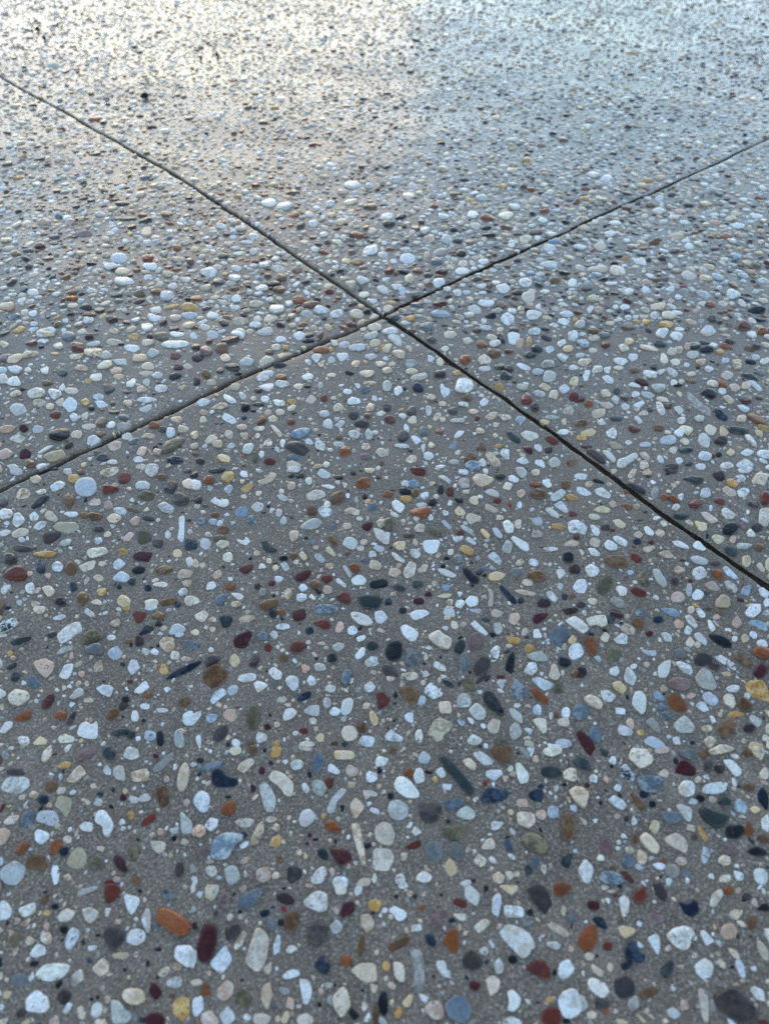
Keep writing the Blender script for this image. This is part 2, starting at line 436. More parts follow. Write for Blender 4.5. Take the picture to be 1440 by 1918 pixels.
CATALOGUE = """
@0 1658 4
w:140,180 270,125 272,205 180,245
W:-20,150 45,110 100,190 75,250 0,265
b 340 110 90 40 -50
k 415 160 50 40
y 350 207 65 50
W 500 228 125 85 -25
w:620,185 690,170 750,205 735,240 680,290 650,270
r:795,0 880,0 905,55 860,110 820,140 785,110
W:920,60 1050,95 1045,140 990,225 960,190
w:1100,150 1130,200 1135,330 1110,370 1060,260
o 1300 275 270 140 33
w 1025 390 130 120
g 1175 312 60 60
d:780,385 800,325 880,310 940,360 920,430 840,495
T 920 530 140 50 -8
W 635 45 220 55 -15
p 140 265 45 40
c 230 420 70 70
p 355 400 80 80
k 485 335 60 60
w 545 400 160 75 -65
v 125 400 120 65 -65
w 290 495 110 100 10
W 690 472 80 36 -10
n 670 560 40 40
c:690,630 780,540 820,590 815,650 760,690
n 0 575 40 80
c 1235 650 100 55 -40
p 1330 612 65 60
w 1395 530 150 150
w 1315 730 110 75 -10
m 1160 795 130 90 60
b 1290 830 40 30
c 1010 835 150 110
y:1360,840 1420,850 1425,960 1370,1020 1290,950 1300,880
a:835,865 900,870 930,915 1000,970 945,1040 850,1040
m 1165 1010 140 100
w 285 880 170 160
D 165 955 75 55 -50
c 615 955 60 100
w 728 935 110 75 -70
W 400 650 250 130 -10
g 155 715 110 90
t 585 700 130 80 -70
d 485 840 100 90 -40
n 1070 1015 50 40
k 735 375 40 25
c 770 772 40 40
p 355 310 40 60
k 1050 42 30 28
k 1110 590 25 45
k 940 635 25 25
S 1262 70 110 75 20
k 735 840 28 28
k 690 855 28 24
c 1085 110 30 35
p 570 165 35 25
@360 1658 4
w 10 25 35 90
Y:100,0 205,0 200,60 155,125 100,90
P 245 105 130 90 90
u:330,110 480,35 540,40 440,175 350,160
k 315 65 25 25
D 700 105 130 75 20
n 545 210 75 45 -15
k 690 25 25 20
n 605 165 30 20
R 685 180 35 35
w:830,125 930,45 1010,65 1015,170 980,215 860,165
w 1110 30 100 80 60
W 1245 40 90 55 -65
m:1130,140 1210,125 1220,185 1170,235 1110,240
y 1368 153 90 85
b:700,215 770,195 805,240 790,310 740,355 690,330
k 665 280 45 50
d:860,370 900,300 1000,300 1015,350 975,430 940,450 870,420
w 1080 315 90 100
c 1310 285 130 95 70
b 1265 455 150 45 95
m 115 435 280 125 -78
d 300 355 140 85 -45
c 365 410 160 55 -60
w:135,590 240,455 290,430 310,480 295,570 220,670 175,630
w:480,330 520,330 580,400 550,580 490,655 400,580 430,480
w 635 465 190 50 -82
W 745 480 80 55 -10
w 740 668 120 60 -15
n:985,515 1000,575 1040,600 1000,675 925,620 930,570
o 1155 570 90 75
W:1190,640 1260,590 1370,590 1385,720 1320,740 1250,700
k 1430 890 170 70 90
c 35 730 80 50
o 105 785 60 85
p:180,790 260,710 310,740 310,810 250,865 200,850
v 385 850 110 120
c 560 830 190 80 90
w 850 795 200 85 80
W:1050,840 1130,755 1165,800 1190,900 1120,1000 1070,930
w 45 905 150 85 -75
w 260 985 120 130
w 520 1005 130 90
Y 700 990 100 50 -70
w 845 1010 120 90
b 1375 970 45 150
c 1290 910 40 60
p 965 790 40 45
p 910 695 30 35
w 5 545 130 55 90
t 690 790 60 80 -50
g 590 290 60 100
m 22 305 38 55
k 358 200 28 26
k 375 712 25 22
k 955 895 30 35
k 1070 748 22 20
k 1278 790 24 24
c 640 1000 40 40
@720 1658 4
w 140 5 80 50
p 190 68 45 45
k 88 88 28 28
W:25,160 60,150 165,205 160,245 115,275 80,255 70,220 30,200
r 565 135 100 55 20
w:580,0 640,0 715,75 700,140 680,160 600,95
w 838 150 170 65 95
w:890,150 1035,160 1045,240 900,240
Y:845,0 1000,0 990,40 950,75
d:1065,30 1130,0 1190,10 1230,70 1265,180 1245,240 1180,200 1110,110
o 1320 30 140 110
g 1405 245 75 65
g 1065 285 60 50
k 1090 205 45 50
P:320,280 380,210 440,175 450,215 430,290 370,330 325,310
k 505 265 45 30
w 580 240 125 55 20
c 705 325 190 60 -40
W:855,365 910,290 990,300 1090,370 1130,465 1080,490 1085,525 1025,550 960,480
c 1300 330 170 60 35
w 1265 450 100 55 15
b 100 450 185 60 -28
n 345 415 110 65 50
o:435,430 480,345 545,335 555,460 525,525
d:580,560 640,480 725,550 730,600 680,635 600,620
w 745 495 65 60
w 110 650 150 80 70
t:190,490 280,490 300,690 290,780 230,780 215,600
W:385,580 440,565 465,590 450,640 520,645 550,640 555,700 520,720 480,690 440,690 390,620
w 855 610 70 110
k 955 560 70 60
r:1055,625 1120,565 1200,570 1240,650 1235,700 1150,690
W 1360 635 120 150
m 675 755 75 70
c:735,720 810,675 865,720 850,790 790,835 750,780
W:915,800 960,785 1020,850 1005,910 960,950 915,935 935,880
Y 175 870 100 60 -60
y 105 955 55 90
p:295,940 340,870 400,870 445,920 440,1000 370,1010
u 550 930 180 180
y 1235 857 55 45
w 1385 890 160 200
r 1250 990 140 140
k 1360 1020 50 40
k 1270 660 30 60
p 1395 475 40 45
p 165 340 35 50
k 760 25 30 50
k 425 75 24 20
v 325 578 36 24
@1080 1658 4
c 210 15 55 40
w 355 155 150 85 -80
r:425,70 475,5 515,40 520,100 465,145 430,115
d 625 45 140 70 60
m 125 150 90 65 10
b 290 75 40 30
n:110,245 180,235 215,265 230,330 170,315
Y:305,310 360,285 440,335 430,360 360,405 330,370
o:0,440 30,360 90,300 140,305 155,380 110,490 60,495
r 230 458 65 65
c 95 535 75 60
W 1045 95 150 75 -65
o 1140 40 65 60
D 1265 85 80 65
c 1335 130 75 45 60
k 1405 165 80 50
c 1185 222 120 75 -35
b 1318 275 100 70 -70
n:755,120 830,150 880,110 915,190 870,235 800,225 790,170
P:510,230 560,200 590,225 655,215 655,265 600,290 530,300
w:665,380 720,325 800,305 865,330 880,370 850,390 850,450 810,490 740,460
w 985 415 175 70 50
p 1140 345 130 110
W:525,400 585,365 615,390 620,470 605,525 570,470
n:375,435 445,435 450,500 520,520 530,570 470,580 360,560
n 365 605 95 50 -15
G 675 630 140 90 -60
W:880,600 950,545 1025,590 1010,680 960,715 900,660
c 1080 590 85 55 30
p 880 525 45 45
p 680 475 45 45
p 870 372 30 30
c 1180 510 100 45 45
w 1230 620 150 60 75
c 1395 490 160 60 60
W 150 640 110 50 40
w:80,720 110,690 200,725 245,800 190,850 90,780
d 345 765 160 150
b 540 805 130 65 -20
w 20 890 110 120
d 185 895 100 60
c 110 975 70 65
o 215 945 40 40
p 290 945 35 35
t 420 890 120 80 -70
w:905,790 940,770 985,850 985,1020 960,1030 930,960
d 1190 910 320 170 35
w 1370 815 140 80 35
w 722 960 100 80 15
w 1430 720 30 40
r 1400 1030 70 50
t 1015 900 50 90
p 800 900 60 80
k 145 532 26 24
k 1165 612 30 26
W 580 122 32 28
Y 330 1025 100 40
c 660 1018 45 40
c 520 942 42 42
W 1328 622 44 42
@0 1398 4
w 180 5 50 30
t 45 70 50 55
b 5 100 40 80
w 365 60 140 55 -65
P 665 50 190 75 -25
G:775,30 830,0 870,50 860,90 820,105 785,75
w 990 58 105 85
m 1168 70 35 30
w 1225 50 25 25
t 1230 120 200 50 -42
y 485 143 110 50 -5
c 580 220 150 85 -30
w:775,190 800,135 840,180 835,220 790,210
a:850,180 880,145 930,150 945,260 880,250 850,215
c:975,195 1100,165 1120,205 1110,255 1000,265
c 1375 230 205 75 -80
p 1250 245 45 45
d 130 195 140 50
W:15,290 60,230 210,235 230,290 190,330 140,360 70,345 20,330
b 385 305 95 80
w 465 335 75 50 -30
c 260 365 70 55
n 328 400 75 70
p 375 445 40 40
T:415,450 450,375 550,400 530,480 500,540 460,480
l 370 540 155 100 10
u 215 545 130 80 -60
p 95 553 120 60 -15
r:0,470 50,420 30,480 0,520
t 245 605 50 55
w 318 680 105 105
o 170 760 120 75 -40
o:385,760 430,700 490,705 470,750 430,810 390,800
n:450,770 520,750 510,820 460,825
w 510 700 60 55
T:500,870 560,770 620,760 660,830 640,890 580,920 520,900
v 725 880 110 75 -10
b 275 875 140 110
w 105 955 170 170
w 420 960 150 55 85
c 510 980 55 45
w:600,605 640,570 705,580 695,640 620,635
W:715,545 745,485 800,490 860,590 810,685 780,660 775,600 725,580
w 740 420 70 60
c 705 300 40 35
p 660 420 40 40
t 610 470 40 40
m 925 385 45 45
Y 940 335 35 45
w 1005 398 78 50 10
w 1085 385 85 55 -10
b:1170,350 1210,295 1255,310 1265,400 1250,485 1200,440
p 1400 420 50 50
a:1350,480 1440,560 1440,650 1360,655
y 983 515 50 60
r:1040,600 1080,540 1150,500 1170,540 1100,590
w 915 567 45 45
w:1125,705 1245,720 1240,770 1190,805 1145,770
W 1235 805 40 40
k 1305 688 35 35
c 1385 715 60 45
c 1205 640 50 50
c 1140 660 40 40
v 1010 805 100 100
m 900 875 135 70 55
c 965 885 40 40
p 755 765 50 45
D 1345 920 120 60 -85
b 1020 1005 65 60
p 880 1000 60 50
r 830 1025 80 50
k 850 325 30 35
k 835 450 35 30
k 1035 695 25 20
W 755 140 30 24
w 460 230 34 45
@360 1398 4
w 325 30 90 70
b 455 25 55 65
y:600,0 680,0 650,80 590,80
k 543 28 25 28
w 855 10 110 50
t 780 20 60 50
Y:1060,40 1220,30 1210,95 1075,100
u 150 145 200 50 -12
n:150,190 210,165 260,230 340,240 330,300 160,300
c:335,175 360,120 440,85 475,115 430,160 365,215
m 522 180 45 55
m 590 122 35 35
a 785 140 95 70 -5
c 760 88 40 40
u 940 125 150 75 -80
w 1050 170 115 55 25
p 1195 185 95 85
w 1410 115 80 75
w 1343 230 80 80
k 1405 180 40 40
c 1400 298 40 40
W:570,240 610,180 690,210 760,280 755,340 735,380 690,360 660,310
a:500,300 540,260 590,310 630,400 610,490 550,490
w 850 312 75 45 60
a 950 310 110 105 80
r 1025 275 60 70
w:1005,480 1040,400 1110,320 1160,320 1130,370 1080,420 1070,490 1030,505
W:1275,330 1340,330 1390,355 1380,380 1340,370 1300,405
c:1180,440 1220,375 1295,455 1215,550
W 1327 430 35 30
w 1368 485 75 45 10
l:5,410 60,320 130,370 120,470 80,495 40,460
o:205,485 270,410 320,415 330,460 290,525 250,505
D 455 315 35 60
w:95,600 140,535 195,545 190,600 140,640
w 395 572 140 65 -5
p 50 630 100 100
c 595 548 80 45
c 630 610 60 60
c:440,700 490,590 535,555 540,640 490,740 445,740
y:580,740 600,690 650,660 675,690 660,740 620,755
w:800,550 820,490 880,465 935,530 900,570 850,610 810,590
y 985 522 40 40
o:990,590 1030,555 1080,575 1120,640 1080,650 1010,625
c:1185,590 1255,580 1290,780 1300,880 1270,890 1230,760
n 1310 740 55 55
c 1360 735 30 30
B:140,760 180,680 260,645 340,660 390,670 370,710 320,740 270,840 210,850 145,830
n 388 665 50 45
P 80 800 75 90
m 880 668 30 30
k 860 728 25 25
k 925 700 40 20
G:935,800 970,760 1015,790 1015,860 960,840
m:1030,770 1060,760 1170,785 1195,850 1150,880 1110,905 1070,850
c 805 797 50 40
b 655 852 45 55
W 145 935 85 80
a 300 965 110 140
p 535 965 100 110
c 625 970 65 45 -30
d 765 965 105 125
w:890,990 940,920 990,900 1010,950 970,1030 900,1030
p 1050 945 40 70
w 1110 1020 110 80
c 1290 1020 120 60 -20
W 1365 990 35 70
w 20 1010 45 70
p 1170 900 30 40
k 270 376 36 20
k 880 215 30 50
k 60 100 50 35
w 85 265 26 26
w 35 238 28 30
k 1125 465 25 50
c 715 195 30 30
@720 1398 4
b 60 30 50 45
w 0 105 50 60
w:250,90 290,30 345,75 330,130 265,125
c 640 130 100 60 40
w:660,60 710,40 750,60 820,110 800,130 740,140
b:795,0 955,0 950,90 910,135 860,110 800,40
t:1000,0 1045,0 1090,60 1080,95 1045,60
w:1062,0 1130,0 1100,80
w:1190,10 1330,0 1330,40 1260,70 1190,50
G:410,100 440,75 490,100 570,190 665,310 660,340 630,360 590,330 510,220
o 185 200 80 50 40
w 258 225 80 110
w 422 200 70 75
y 378 250 45 50
W:70,290 90,235 130,225 190,265 265,360 240,390 160,385 95,340
w 465 303 80 45
w 820 205 115 75
W:980,130 1015,120 1085,210 1075,260 1020,275 995,220
p 965 200 45 45
R 755 275 34 40
G 1245 185 140 85 10
W:1335,190 1390,150 1440,160 1440,260 1350,235
n:735,350 770,310 930,330 925,375 860,415 735,420
n:1075,350 1150,310 1190,330 1190,410 1110,400
n 1170 290 45 30
w 1290 305 40 60
k 45 370 45 45
a:25,480 40,420 110,400 180,450 170,520 120,555 50,540
c 190 415 35 35
d 340 485 165 140
u 515 435 130 80 -5
a 610 505 130 85
c 622 398 30 45
w 835 590 115 65 -8
Y 945 490 45 40
p 1040 420 90 60
w:990,500 1020,485 1120,500 1130,570 1080,610 1000,580
p 1175 505 80 80
l 1265 485 80 85
w 1420 455 50 50
b:1330,520 1390,490 1430,600 1410,700 1330,690
w:-70,610 -20,570 40,580 80,660 60,740 -20,735 -70,690
v:430,620 480,595 600,610 600,640 560,700 490,700 440,660
r:150,765 190,730 260,700 275,745 220,775
g 370 790 130 150
g 540 790 90 130
w:720,770 760,700 800,685 830,730 820,770
n:890,740 915,685 965,775 930,775
v:1020,695 1080,640 1150,665 1215,710 1215,780 1160,800 1080,760
G 1365 860 110 70 -70
c 145 825 50 65
W:665,860 700,800 765,850 750,890 710,910
w 808 850 60 35 50
Y:445,910 480,840 520,860 550,940 490,980
w -15 850 150 170
w 120 1005 70 80
w 295 985 110 75 10
c:805,970 850,935 900,980 880,1030 820,1020
W 937 965 65 60
c 990 955 45 40
w 610 1025 80 40
k 665 1005 30 30
c 1195 910 45 100
u 1130 870 50 70
G 1080 925 60 70
k 475 560 30 28
k 1350 280 35 22
k 1000 45 24 18
W 1285 375 28 35
@1080 1398 4
G 208 30 75 45 60
G:-40,100 20,70 80,90 115,160 50,165 0,140
w 275 95 50 55
k 265 140 25 25
w:390,70 420,0 530,0 580,90 550,130 480,160 420,110
p 640 20 100 50
g 835 55 125 75 5
b 955 50 80 60
W 1080 25 190 60 -8
Y:1280,0 1380,0 1410,40 1380,105 1320,60
b 1280 50 70 50
m:740,185 770,110 820,115 900,175 870,220 820,225 780,220
k 745 100 40 40
S:330,150 370,120 410,180 440,210 430,250 380,255 340,220
w 130 230 65 65
m 82 280 40 35
u 552 268 175 125 10
c 655 200 80 65
W:760,300 800,250 870,255 890,300 880,360 820,375 770,350
c 908 245 50 45
W 1035 310 190 85 -8
W:1090,100 1160,95 1240,180 1220,220 1180,215
d 985 140 60 90
D 1070 165 70 60
w 1405 200 70 90
w 1180 265 65 35 55
b 1290 305 85 55
n:1345,380 1385,300 1430,360 1430,480 1380,440
c:-60,330 -10,285 60,300 95,350 60,470 0,420
W 310 305 55 50
W:235,395 280,360 340,395 380,440 340,475 285,440
b:395,360 420,340 480,400 520,450 490,475 440,440
n 510 350 70 50
k 570 425 45 45
w 875 410 70 55
k 925 385 70 40 30
p 1020 393 60 45
G 1105 405 90 60 10
W:745,440 780,425 865,460 860,555 820,555
u:640,490 700,490 780,500 770,560 690,575 650,540
G:920,480 950,455 1010,480 1130,520 1120,560 1070,605 1010,590 960,550
B:1170,430 1220,375 1280,460 1250,510 1180,470
Y 1335 470 70 50
w 1415 575 60 130
c 305 517 45 40
w 432 550 45 70
p 527 553 25 25
Y:545,610 570,545 625,555 620,620 590,655
k:1115,640 1140,595 1240,590 1250,640 1200,690 1130,680
o 1288 620 65 110
b 1400 690 100 50 20
y 945 650 125 40 60
b 885 680 45 45
t 1030 630 70 40
W:470,680 510,645 560,680 620,750 605,800 560,790 500,730
w:660,685 740,640 800,680 830,740 820,800 740,760 670,720
P 222 745 85 130
b 435 690 45 60
c 490 820 70 110
c 398 775 65 55
c 180 832 50 45
w:5,930 60,840 130,910 100,1020 60,1020
r:305,920 340,905 430,1000 410,1015 340,970
u 385 860 110 90 60
u 260 985 180 90 10
w 475 905 85 45 40
o 655 855 40 40
w 620 892 90 50 20
p 785 855 80 65
t 715 930 100 100
w 965 810 70 130
P 1140 770 90 70 40
k:1275,780 1350,745 1420,790 1410,815 1320,815
c 1110 850 90 75
Y 1115 985 90 60 -20
w 1215 965 90 60 50
W 1380 970 120 95 60
u 815 950 70 40
W 690 1010 50 60
d 375 535 35 40
k 180 415 28 30
@0 1138 4
b 10 30 40 70
c 300 20 80 60
S:0,150 40,90 140,85 150,120 90,170 10,200
w 450 78 95 45 -5
w:620,10 650,0 725,65 690,85 640,45
c 870 125 75 55 -10
c 895 15 40 30
y 950 5 60 40
r:1000,60 1020,25 1100,45 1095,70 1050,130 1005,95
w 1135 5 90 40
b 1190 65 85 55
p 1270 25 40 30
n:1045,210 1095,125 1155,155 1140,185 1060,210
k 1193 130 45 35
l 1330 170 110 70 -10
W 1350 210 65 35 -15
c:1200,260 1240,230 1310,240 1310,310 1260,345 1205,300
g 1415 295 75 80
w:435,220 510,150 600,110 625,185 560,215 500,280 460,275
v:600,270 650,200 710,180 785,225 740,255 640,290
g:640,325 720,290 770,290 780,355 700,360
G:60,265 150,240 240,230 220,255 100,295
d 395 205 70 50 -20
W 840 233 60 40
a 495 325 130 40 -25
l:810,350 880,295 930,340 900,390 850,400
b 965 262 60 30
D 1050 260 60 80
P 1115 225 55 50
w 1098 337 65 50
w 1165 340 60 45
w 1315 365 65 70
p 1400 392 80 35
y 85 350 45 40
c 110 390 40 30
w 5 425 40 70
k 95 447 80 35 -25
G 125 525 75 60 -50
p:255,420 340,385 420,425 400,490 350,540 290,480
w 510 490 130 75 -50
c:690,460 765,390 785,480 720,495
p 620 507 45 40
w 1010 448 120 80 -55
k 925 432 40 30
y 1232 470 65 75
n:1245,550 1290,500 1420,435 1515,400 1490,440 1400,500 1330,520
u:215,540 245,515 290,540 315,590 260,610 225,590
W:70,680 130,615 220,640 240,690 150,750 90,730
m:320,765 330,700 400,645 420,690 370,760
o:115,830 240,770 235,850 130,860
o 460 813 90 75
D 545 833 110 40 -60
w:530,690 590,605 630,620 640,660 560,695
w:695,570 860,600 830,680 760,650
p 660 580 35 40
c 670 703 70 35 -10
W:1005,640 1090,550 1155,555 1140,590 1060,650
b:805,840 840,770 885,760 905,800 850,845
d 930 740 80 50 -50
k 945 695 50 45
w 1090 745 65 40
w 1015 818 50 75
w 1218 772 90 30
b 1390 705 90 60 -25
w 1415 830 80 110
c 1360 925 60 35 20
w:585,960 610,880 660,860 690,890 735,855 735,985 650,985
W:5,940 50,865 105,860 100,900 40,950
w 190 1005 80 70
Y:250,1035 310,970 360,1000 355,1030
W:440,990 480,950 570,980 550,1015 460,1020
G 900 940 120 45 -10
G 985 955 60 60
l 1125 960 80 70
k 1200 980 50 110
a 1345 990 70 110
o 1105 668 36 30
b 1130 645 36 34
c 1230 160 45 40
r 980 560 40 30
k 1190 290 25 30
k 990 290 22 30
W 435 625 40 30
W 187 572 38 36
k 1078 848 28 26
c 600 575 40 30
@360 1138 4
w:20,70 90,25 130,50 90,120 40,100
G 255 105 90 85
c 410 95 130 45 -15
G 607 55 55 55
o 670 42 45 40
m 803 58 90 90
u 1000 15 160 60
w:1185,40 1220,30 1320,65 1355,110 1330,135 1250,125 1200,80
w 1410 70 90 90
r:900,115 980,90 1040,130 1010,170 950,145
p 1095 145 80 80 -45
w 1200 172 70 60
n 880 175 55 50
w 680 145 100 40 -5
c 155 170 45 40
c 155 98 60 30
c 25 195 60 40
W 105 155 30 30
m:310,250 360,205 430,185 450,210 420,255 410,300 330,300
u 528 222 85 55 10
w 615 208 60 50
r 572 305 50 55
r:735,295 770,250 830,255 865,290 790,345 745,335
c 970 272 65 25
w 1095 295 85 60 -10
W 1265 232 70 40 -25
G 1350 285 80 60
w:1215,365 1270,295 1300,305 1290,360 1240,390
b:650,370 680,335 725,380 700,410 665,400
d 150 400 110 65 -30
Y 320 400 75 95
D:425,430 440,390 490,340 505,400 470,450
u 25 290 70 55
w 145 325 40 38
b 170 525 170 130 -35
w 415 525 140 60 -5
W:460,570 490,545 575,580 520,620 490,640
w:565,480 610,445 675,490 670,535 620,545
l:700,540 750,500 795,530 795,600 760,630 710,580
p 848 457 70 60
w 958 447 85 55 5
k 1050 378 70 55
w 1345 410 100 65 -10
w 895 553 65 90
u 1155 520 110 60 -75
w 1035 605 80 60
c 1135 615 70 25 20
w 1330 595 80 70 -40
t 1245 615 40 40
W:135,700 170,640 230,605 265,640 200,690 160,725
l 300 620 90 60 -30
c 197 728 55 35
n:790,670 850,640 885,630 890,665 830,700 795,700
w 672 692 70 45 -15
w 1010 715 55 70
W:1110,770 1130,700 1180,685 1210,700 1190,780 1130,820
w 1070 780 80 60
r 1425 695 100 130
v:405,850 415,790 465,725 495,760 512,850 490,900 440,910
p:230,800 270,760 340,765 345,810 300,860 250,835
w:-10,810 75,770 60,820 5,880 -20,860
B 145 825 85 65
W:680,820 700,770 750,755 790,790 740,835 690,850
w:830,780 880,735 955,730 950,810 900,815
c 905 850 60 50
Y:1325,790 1350,770 1395,830 1390,870 1360,885 1335,850
d:155,980 170,920 230,880 265,890 260,950 200,1005
m 565 895 45 40
r 835 925 65 45
c 928 908 34 34
W:1115,950 1140,895 1200,885 1245,930 1220,990 1150,1005
b 1268 900 60 70
l 1310 1000 100 80
W 520 975 80 80
Y 960 975 60 70
w 860 1025 110 35
y 630 1020 60 40
w 330 1015 60 60
w 50 1000 40 100
b 435 1010 45 60
n 1145 1025 45 30
b 1065 1020 50 28
c 1305 735 55 45
c 635 875 45 40
c 270 690 20 20
W 770 400 36 36
W 640 295 34 34
w 870 260 35 30
k 930 382 26 22
c 130 1005 50 36
@720 1138 4
k 135 18 50 45
w:185,55 240,15 310,15 340,40 280,75 225,95
w 485 30 85 75
Y 470 72 50 26
w:630,0 740,0 720,35 660,25
w 850 38 105 55 10
p:930,100 940,40 1000,30 1020,70 980,125
m:1110,80 1130,40 1225,30 1215,60 1140,115
D 1370 20 140 45 -5
W:1350,90 1420,55 1480,90 1535,150 1490,190 1430,150
w:120,150 150,120 220,155 255,200 230,245 190,250 140,205
w:320,215 400,165 440,200 505,240 490,300 450,310 370,270
W 520 122 75 60 30
w:625,90 660,70 710,115 780,190 750,200 690,160
a 850 150 65 75
G 750 80 75 25 10
w 455 150 50 35
c 590 115 50 35
c 1052 175 50 60
w 1145 190 75 65 20
u:1225,190 1290,145 1370,150 1385,195 1310,280 1260,250
Y 1408 240 60 60
c 1350 282 35 50
w 1440 325 110 110
w 1200 152 34 28
P:625,230 660,185 720,190 745,235 710,300 650,325 625,290
g:150,370 180,290 280,350 240,430 200,445 155,420
k:5,340 30,265 90,250 130,275 120,370 80,395 30,385
y:910,205 1025,220 1010,265 930,260
y 1087 298 65 60
p 935 280 45 30
G 565 290 100 70 -60
w:790,320 840,275 870,290 850,380 810,360
a:1065,360 1110,330 1200,310 1245,355 1220,390 1110,390
k:900,460 930,360 965,325 975,360 965,470 930,500
d:665,460 690,385 740,360 790,390 780,450 700,510
g 598 408 120 85 95
W:345,420 375,395 450,430 465,475 410,470
c 188 512 125 55
W 305 498 60 45
w 440 513 45 30
p 290 560 40 40
d 40 475 110 70 30
w 45 530 60 40
c 135 580 40 28
w:1045,470 1080,415 1130,410 1150,460 1110,500 1070,490
W 1275 475 105 95 -60
k 1350 398 90 70 15
b 1425 480 50 60
p 1020 430 28 30
w:285,620 350,555 380,590 440,650 370,685 310,650
G:430,545 490,550 530,600 510,610 460,580
v:570,535 640,540 680,580 660,610 625,625 590,580
G 740 520 130 25 -40
m 773 525 60 25 -55
w 875 560 55 80
r 870 515 55 25
u:940,590 970,530 1000,540 1065,620 1040,660 970,685
w:1100,530 1150,510 1270,560 1260,590 1190,615
v 1315 590 85 80
b:115,620 140,595 210,600 250,650 240,700 190,715 150,680
o:1105,600 1140,600 1245,690 1250,725 1190,715 1120,650
l 280 695 50 65
w 995 725 50 35
a 595 695 100 100
a:630,760 690,705 760,770 750,830 690,840 640,790
k:740,650 775,595 810,620 890,770 885,800 830,780 750,710
c:405,705 490,700 505,790 415,790
w:140,815 175,785 215,785 215,860 180,855
w:910,730 980,755 1030,800 1035,865 970,830
l 1145 760 60 80
W 1360 780 60 75
w 1345 850 85 60
T:320,950 370,850 420,830 510,865 500,910 440,950 430,1000 390,1020 360,960
B 585 863 85 40 25
c 820 885 110 100 -30
W:1110,840 1150,820 1210,830 1220,910 1190,940 1160,900
a 980 920 90 130
w:0,960 60,910 80,940 140,970 130,1000 60,1000 10,990
w 258 960 55 95
c 190 930 60 30 -30
W:615,980 660,940 735,990 700,1030 630,1020
v 860 1005 100 60
w 1085 1015 80 50 30
l 1340 1010 120 60
w 1255 1030 130 40
w 1250 800 30 50
b 1290 795 45 45
k 560 568 16 26
c 310 370 30 60
@1080 1138 4
w:70,80 120,55 215,50 230,120 190,135 150,115 100,130
m 303 40 95 50 20
G 250 80 70 55
p 380 58 40 30
b:415,90 460,60 510,110 480,160 430,130
c:320,150 370,110 440,150 430,190 380,195
u 480 30 70 60
n 612 80 70 50
B:620,0 740,0 775,50 740,65 680,45
w:810,60 850,45 910,130 885,150 830,105
c 855 15 50 45
w 925 38 85 40 45
d 980 12 50 24
v 1090 15 110 55
p 1045 70 55 40
w 1315 30 120 80 -20
w 1415 45 50 40
B:1265,115 1330,90 1420,125 1425,185 1350,150
w:980,90 1000,85 1040,160 1010,180 985,140
p 765 120 75 65
W 835 165 60 65
p 1195 110 70 90
w 1318 210 65 45 50
w 1180 235 38 36
c 1255 235 55 60
o:50,225 120,205 165,245 150,320 120,360 90,320
w 215 215 70 70
W:260,240 340,185 380,210 375,265 290,255
v 285 330 110 100
k 215 160 35 25
m 545 188 45 40
W:625,190 680,180 735,220 720,250 660,245
w:875,200 920,185 1010,270 980,285 900,240
W 850 255 60 80
c 905 272 50 50
k:985,200 1040,195 1120,235 1160,290 1110,295 1040,260
w 1390 275 90 55 5
o:1310,340 1340,300 1430,310 1435,375 1380,390 1330,360
l:470,310 560,320 640,290 655,325 560,360
g 775 340 100 70 30
d:880,400 900,345 950,335 1020,370 1000,415 920,435
D 1030 435 75 50 15
w:1030,370 1090,350 1140,385 1195,460 1180,470 1100,420
b:1165,365 1240,320 1305,410 1300,445 1260,435
W:610,440 650,400 710,380 695,480 670,520 615,515
w:740,410 780,400 860,430 875,475 850,500 800,480
p 525 420 45 35
w 285 468 75 75
a 400 510 130 85 70
D 35 475 75 75
P:675,555 740,515 830,530 860,590 800,620 710,600
a:885,520 940,450 1000,480 1050,590 1020,615 920,590
Y 1120 493 70 35 10
m:1310,490 1370,420 1420,450 1415,500 1370,535
y:1255,590 1290,555 1380,565 1435,660 1430,720 1390,745 1320,690 1275,640
Y:265,560 320,535 375,600 350,640 285,600
a:180,620 230,600 300,650 260,700 200,690
w:50,670 100,640 170,660 200,720 180,750 110,730
W:415,690 440,620 500,615 525,670 515,760 495,795 425,730
B:575,640 600,600 670,680 640,695 590,670
o:685,660 740,640 800,690 835,765 740,770 700,720
W 1170 607 95 50
w:1095,670 1120,645 1170,655 1185,720 1170,755 1110,720
l 1000 680 110 75 35
W:890,730 920,700 970,700 1010,755 950,780
b 1255 730 120 80 40
y 1187 800 125 45
c 1075 798 35 40
w 1270 670 40 60
w 330 765 85 45 15
p 405 860 80 60 60
g 670 800 80 60
t:515,845 570,815 630,890 630,940 570,900
a 805 880 150 130
c 975 905 75 55 30
b:1050,890 1090,850 1180,855 1180,930 1110,980 1070,950
a:1285,820 1310,800 1390,850 1360,895 1310,870
D 1290 905 80 60
u:60,920 100,880 180,890 180,970 160,1010 110,970
m:0,930 40,920 110,985 155,1050 155,1070 125,1105 95,1095 50,1030
w 360 915 110 60 25
y 485 925 60 45
l:500,1000 560,955 620,985 670,1030 600,1050
c 1000 1000 85 80
w 755 990 70 60
Y 1340 1030 110 50
w 1415 975 50 50
k 870 1005 35 25
u 30 770 110 110
u 635 740 70 60
c 655 600 55 50
W 590 488 26 26
W 140 857 26 22
p 855 655 75 40
@0 878 4
w 125 20 90 50
c 270 75 80 60
w 510 20 60 60
y 560 75 85 55
b 610 20 55 35
w:375,135 440,85 495,105 470,145 400,170
l 645 135 150 130
w 310 170 75 45
c 175 190 100 75 -25
k:230,270 290,210 350,195 370,215 310,275 250,300
d 20 235 75 90
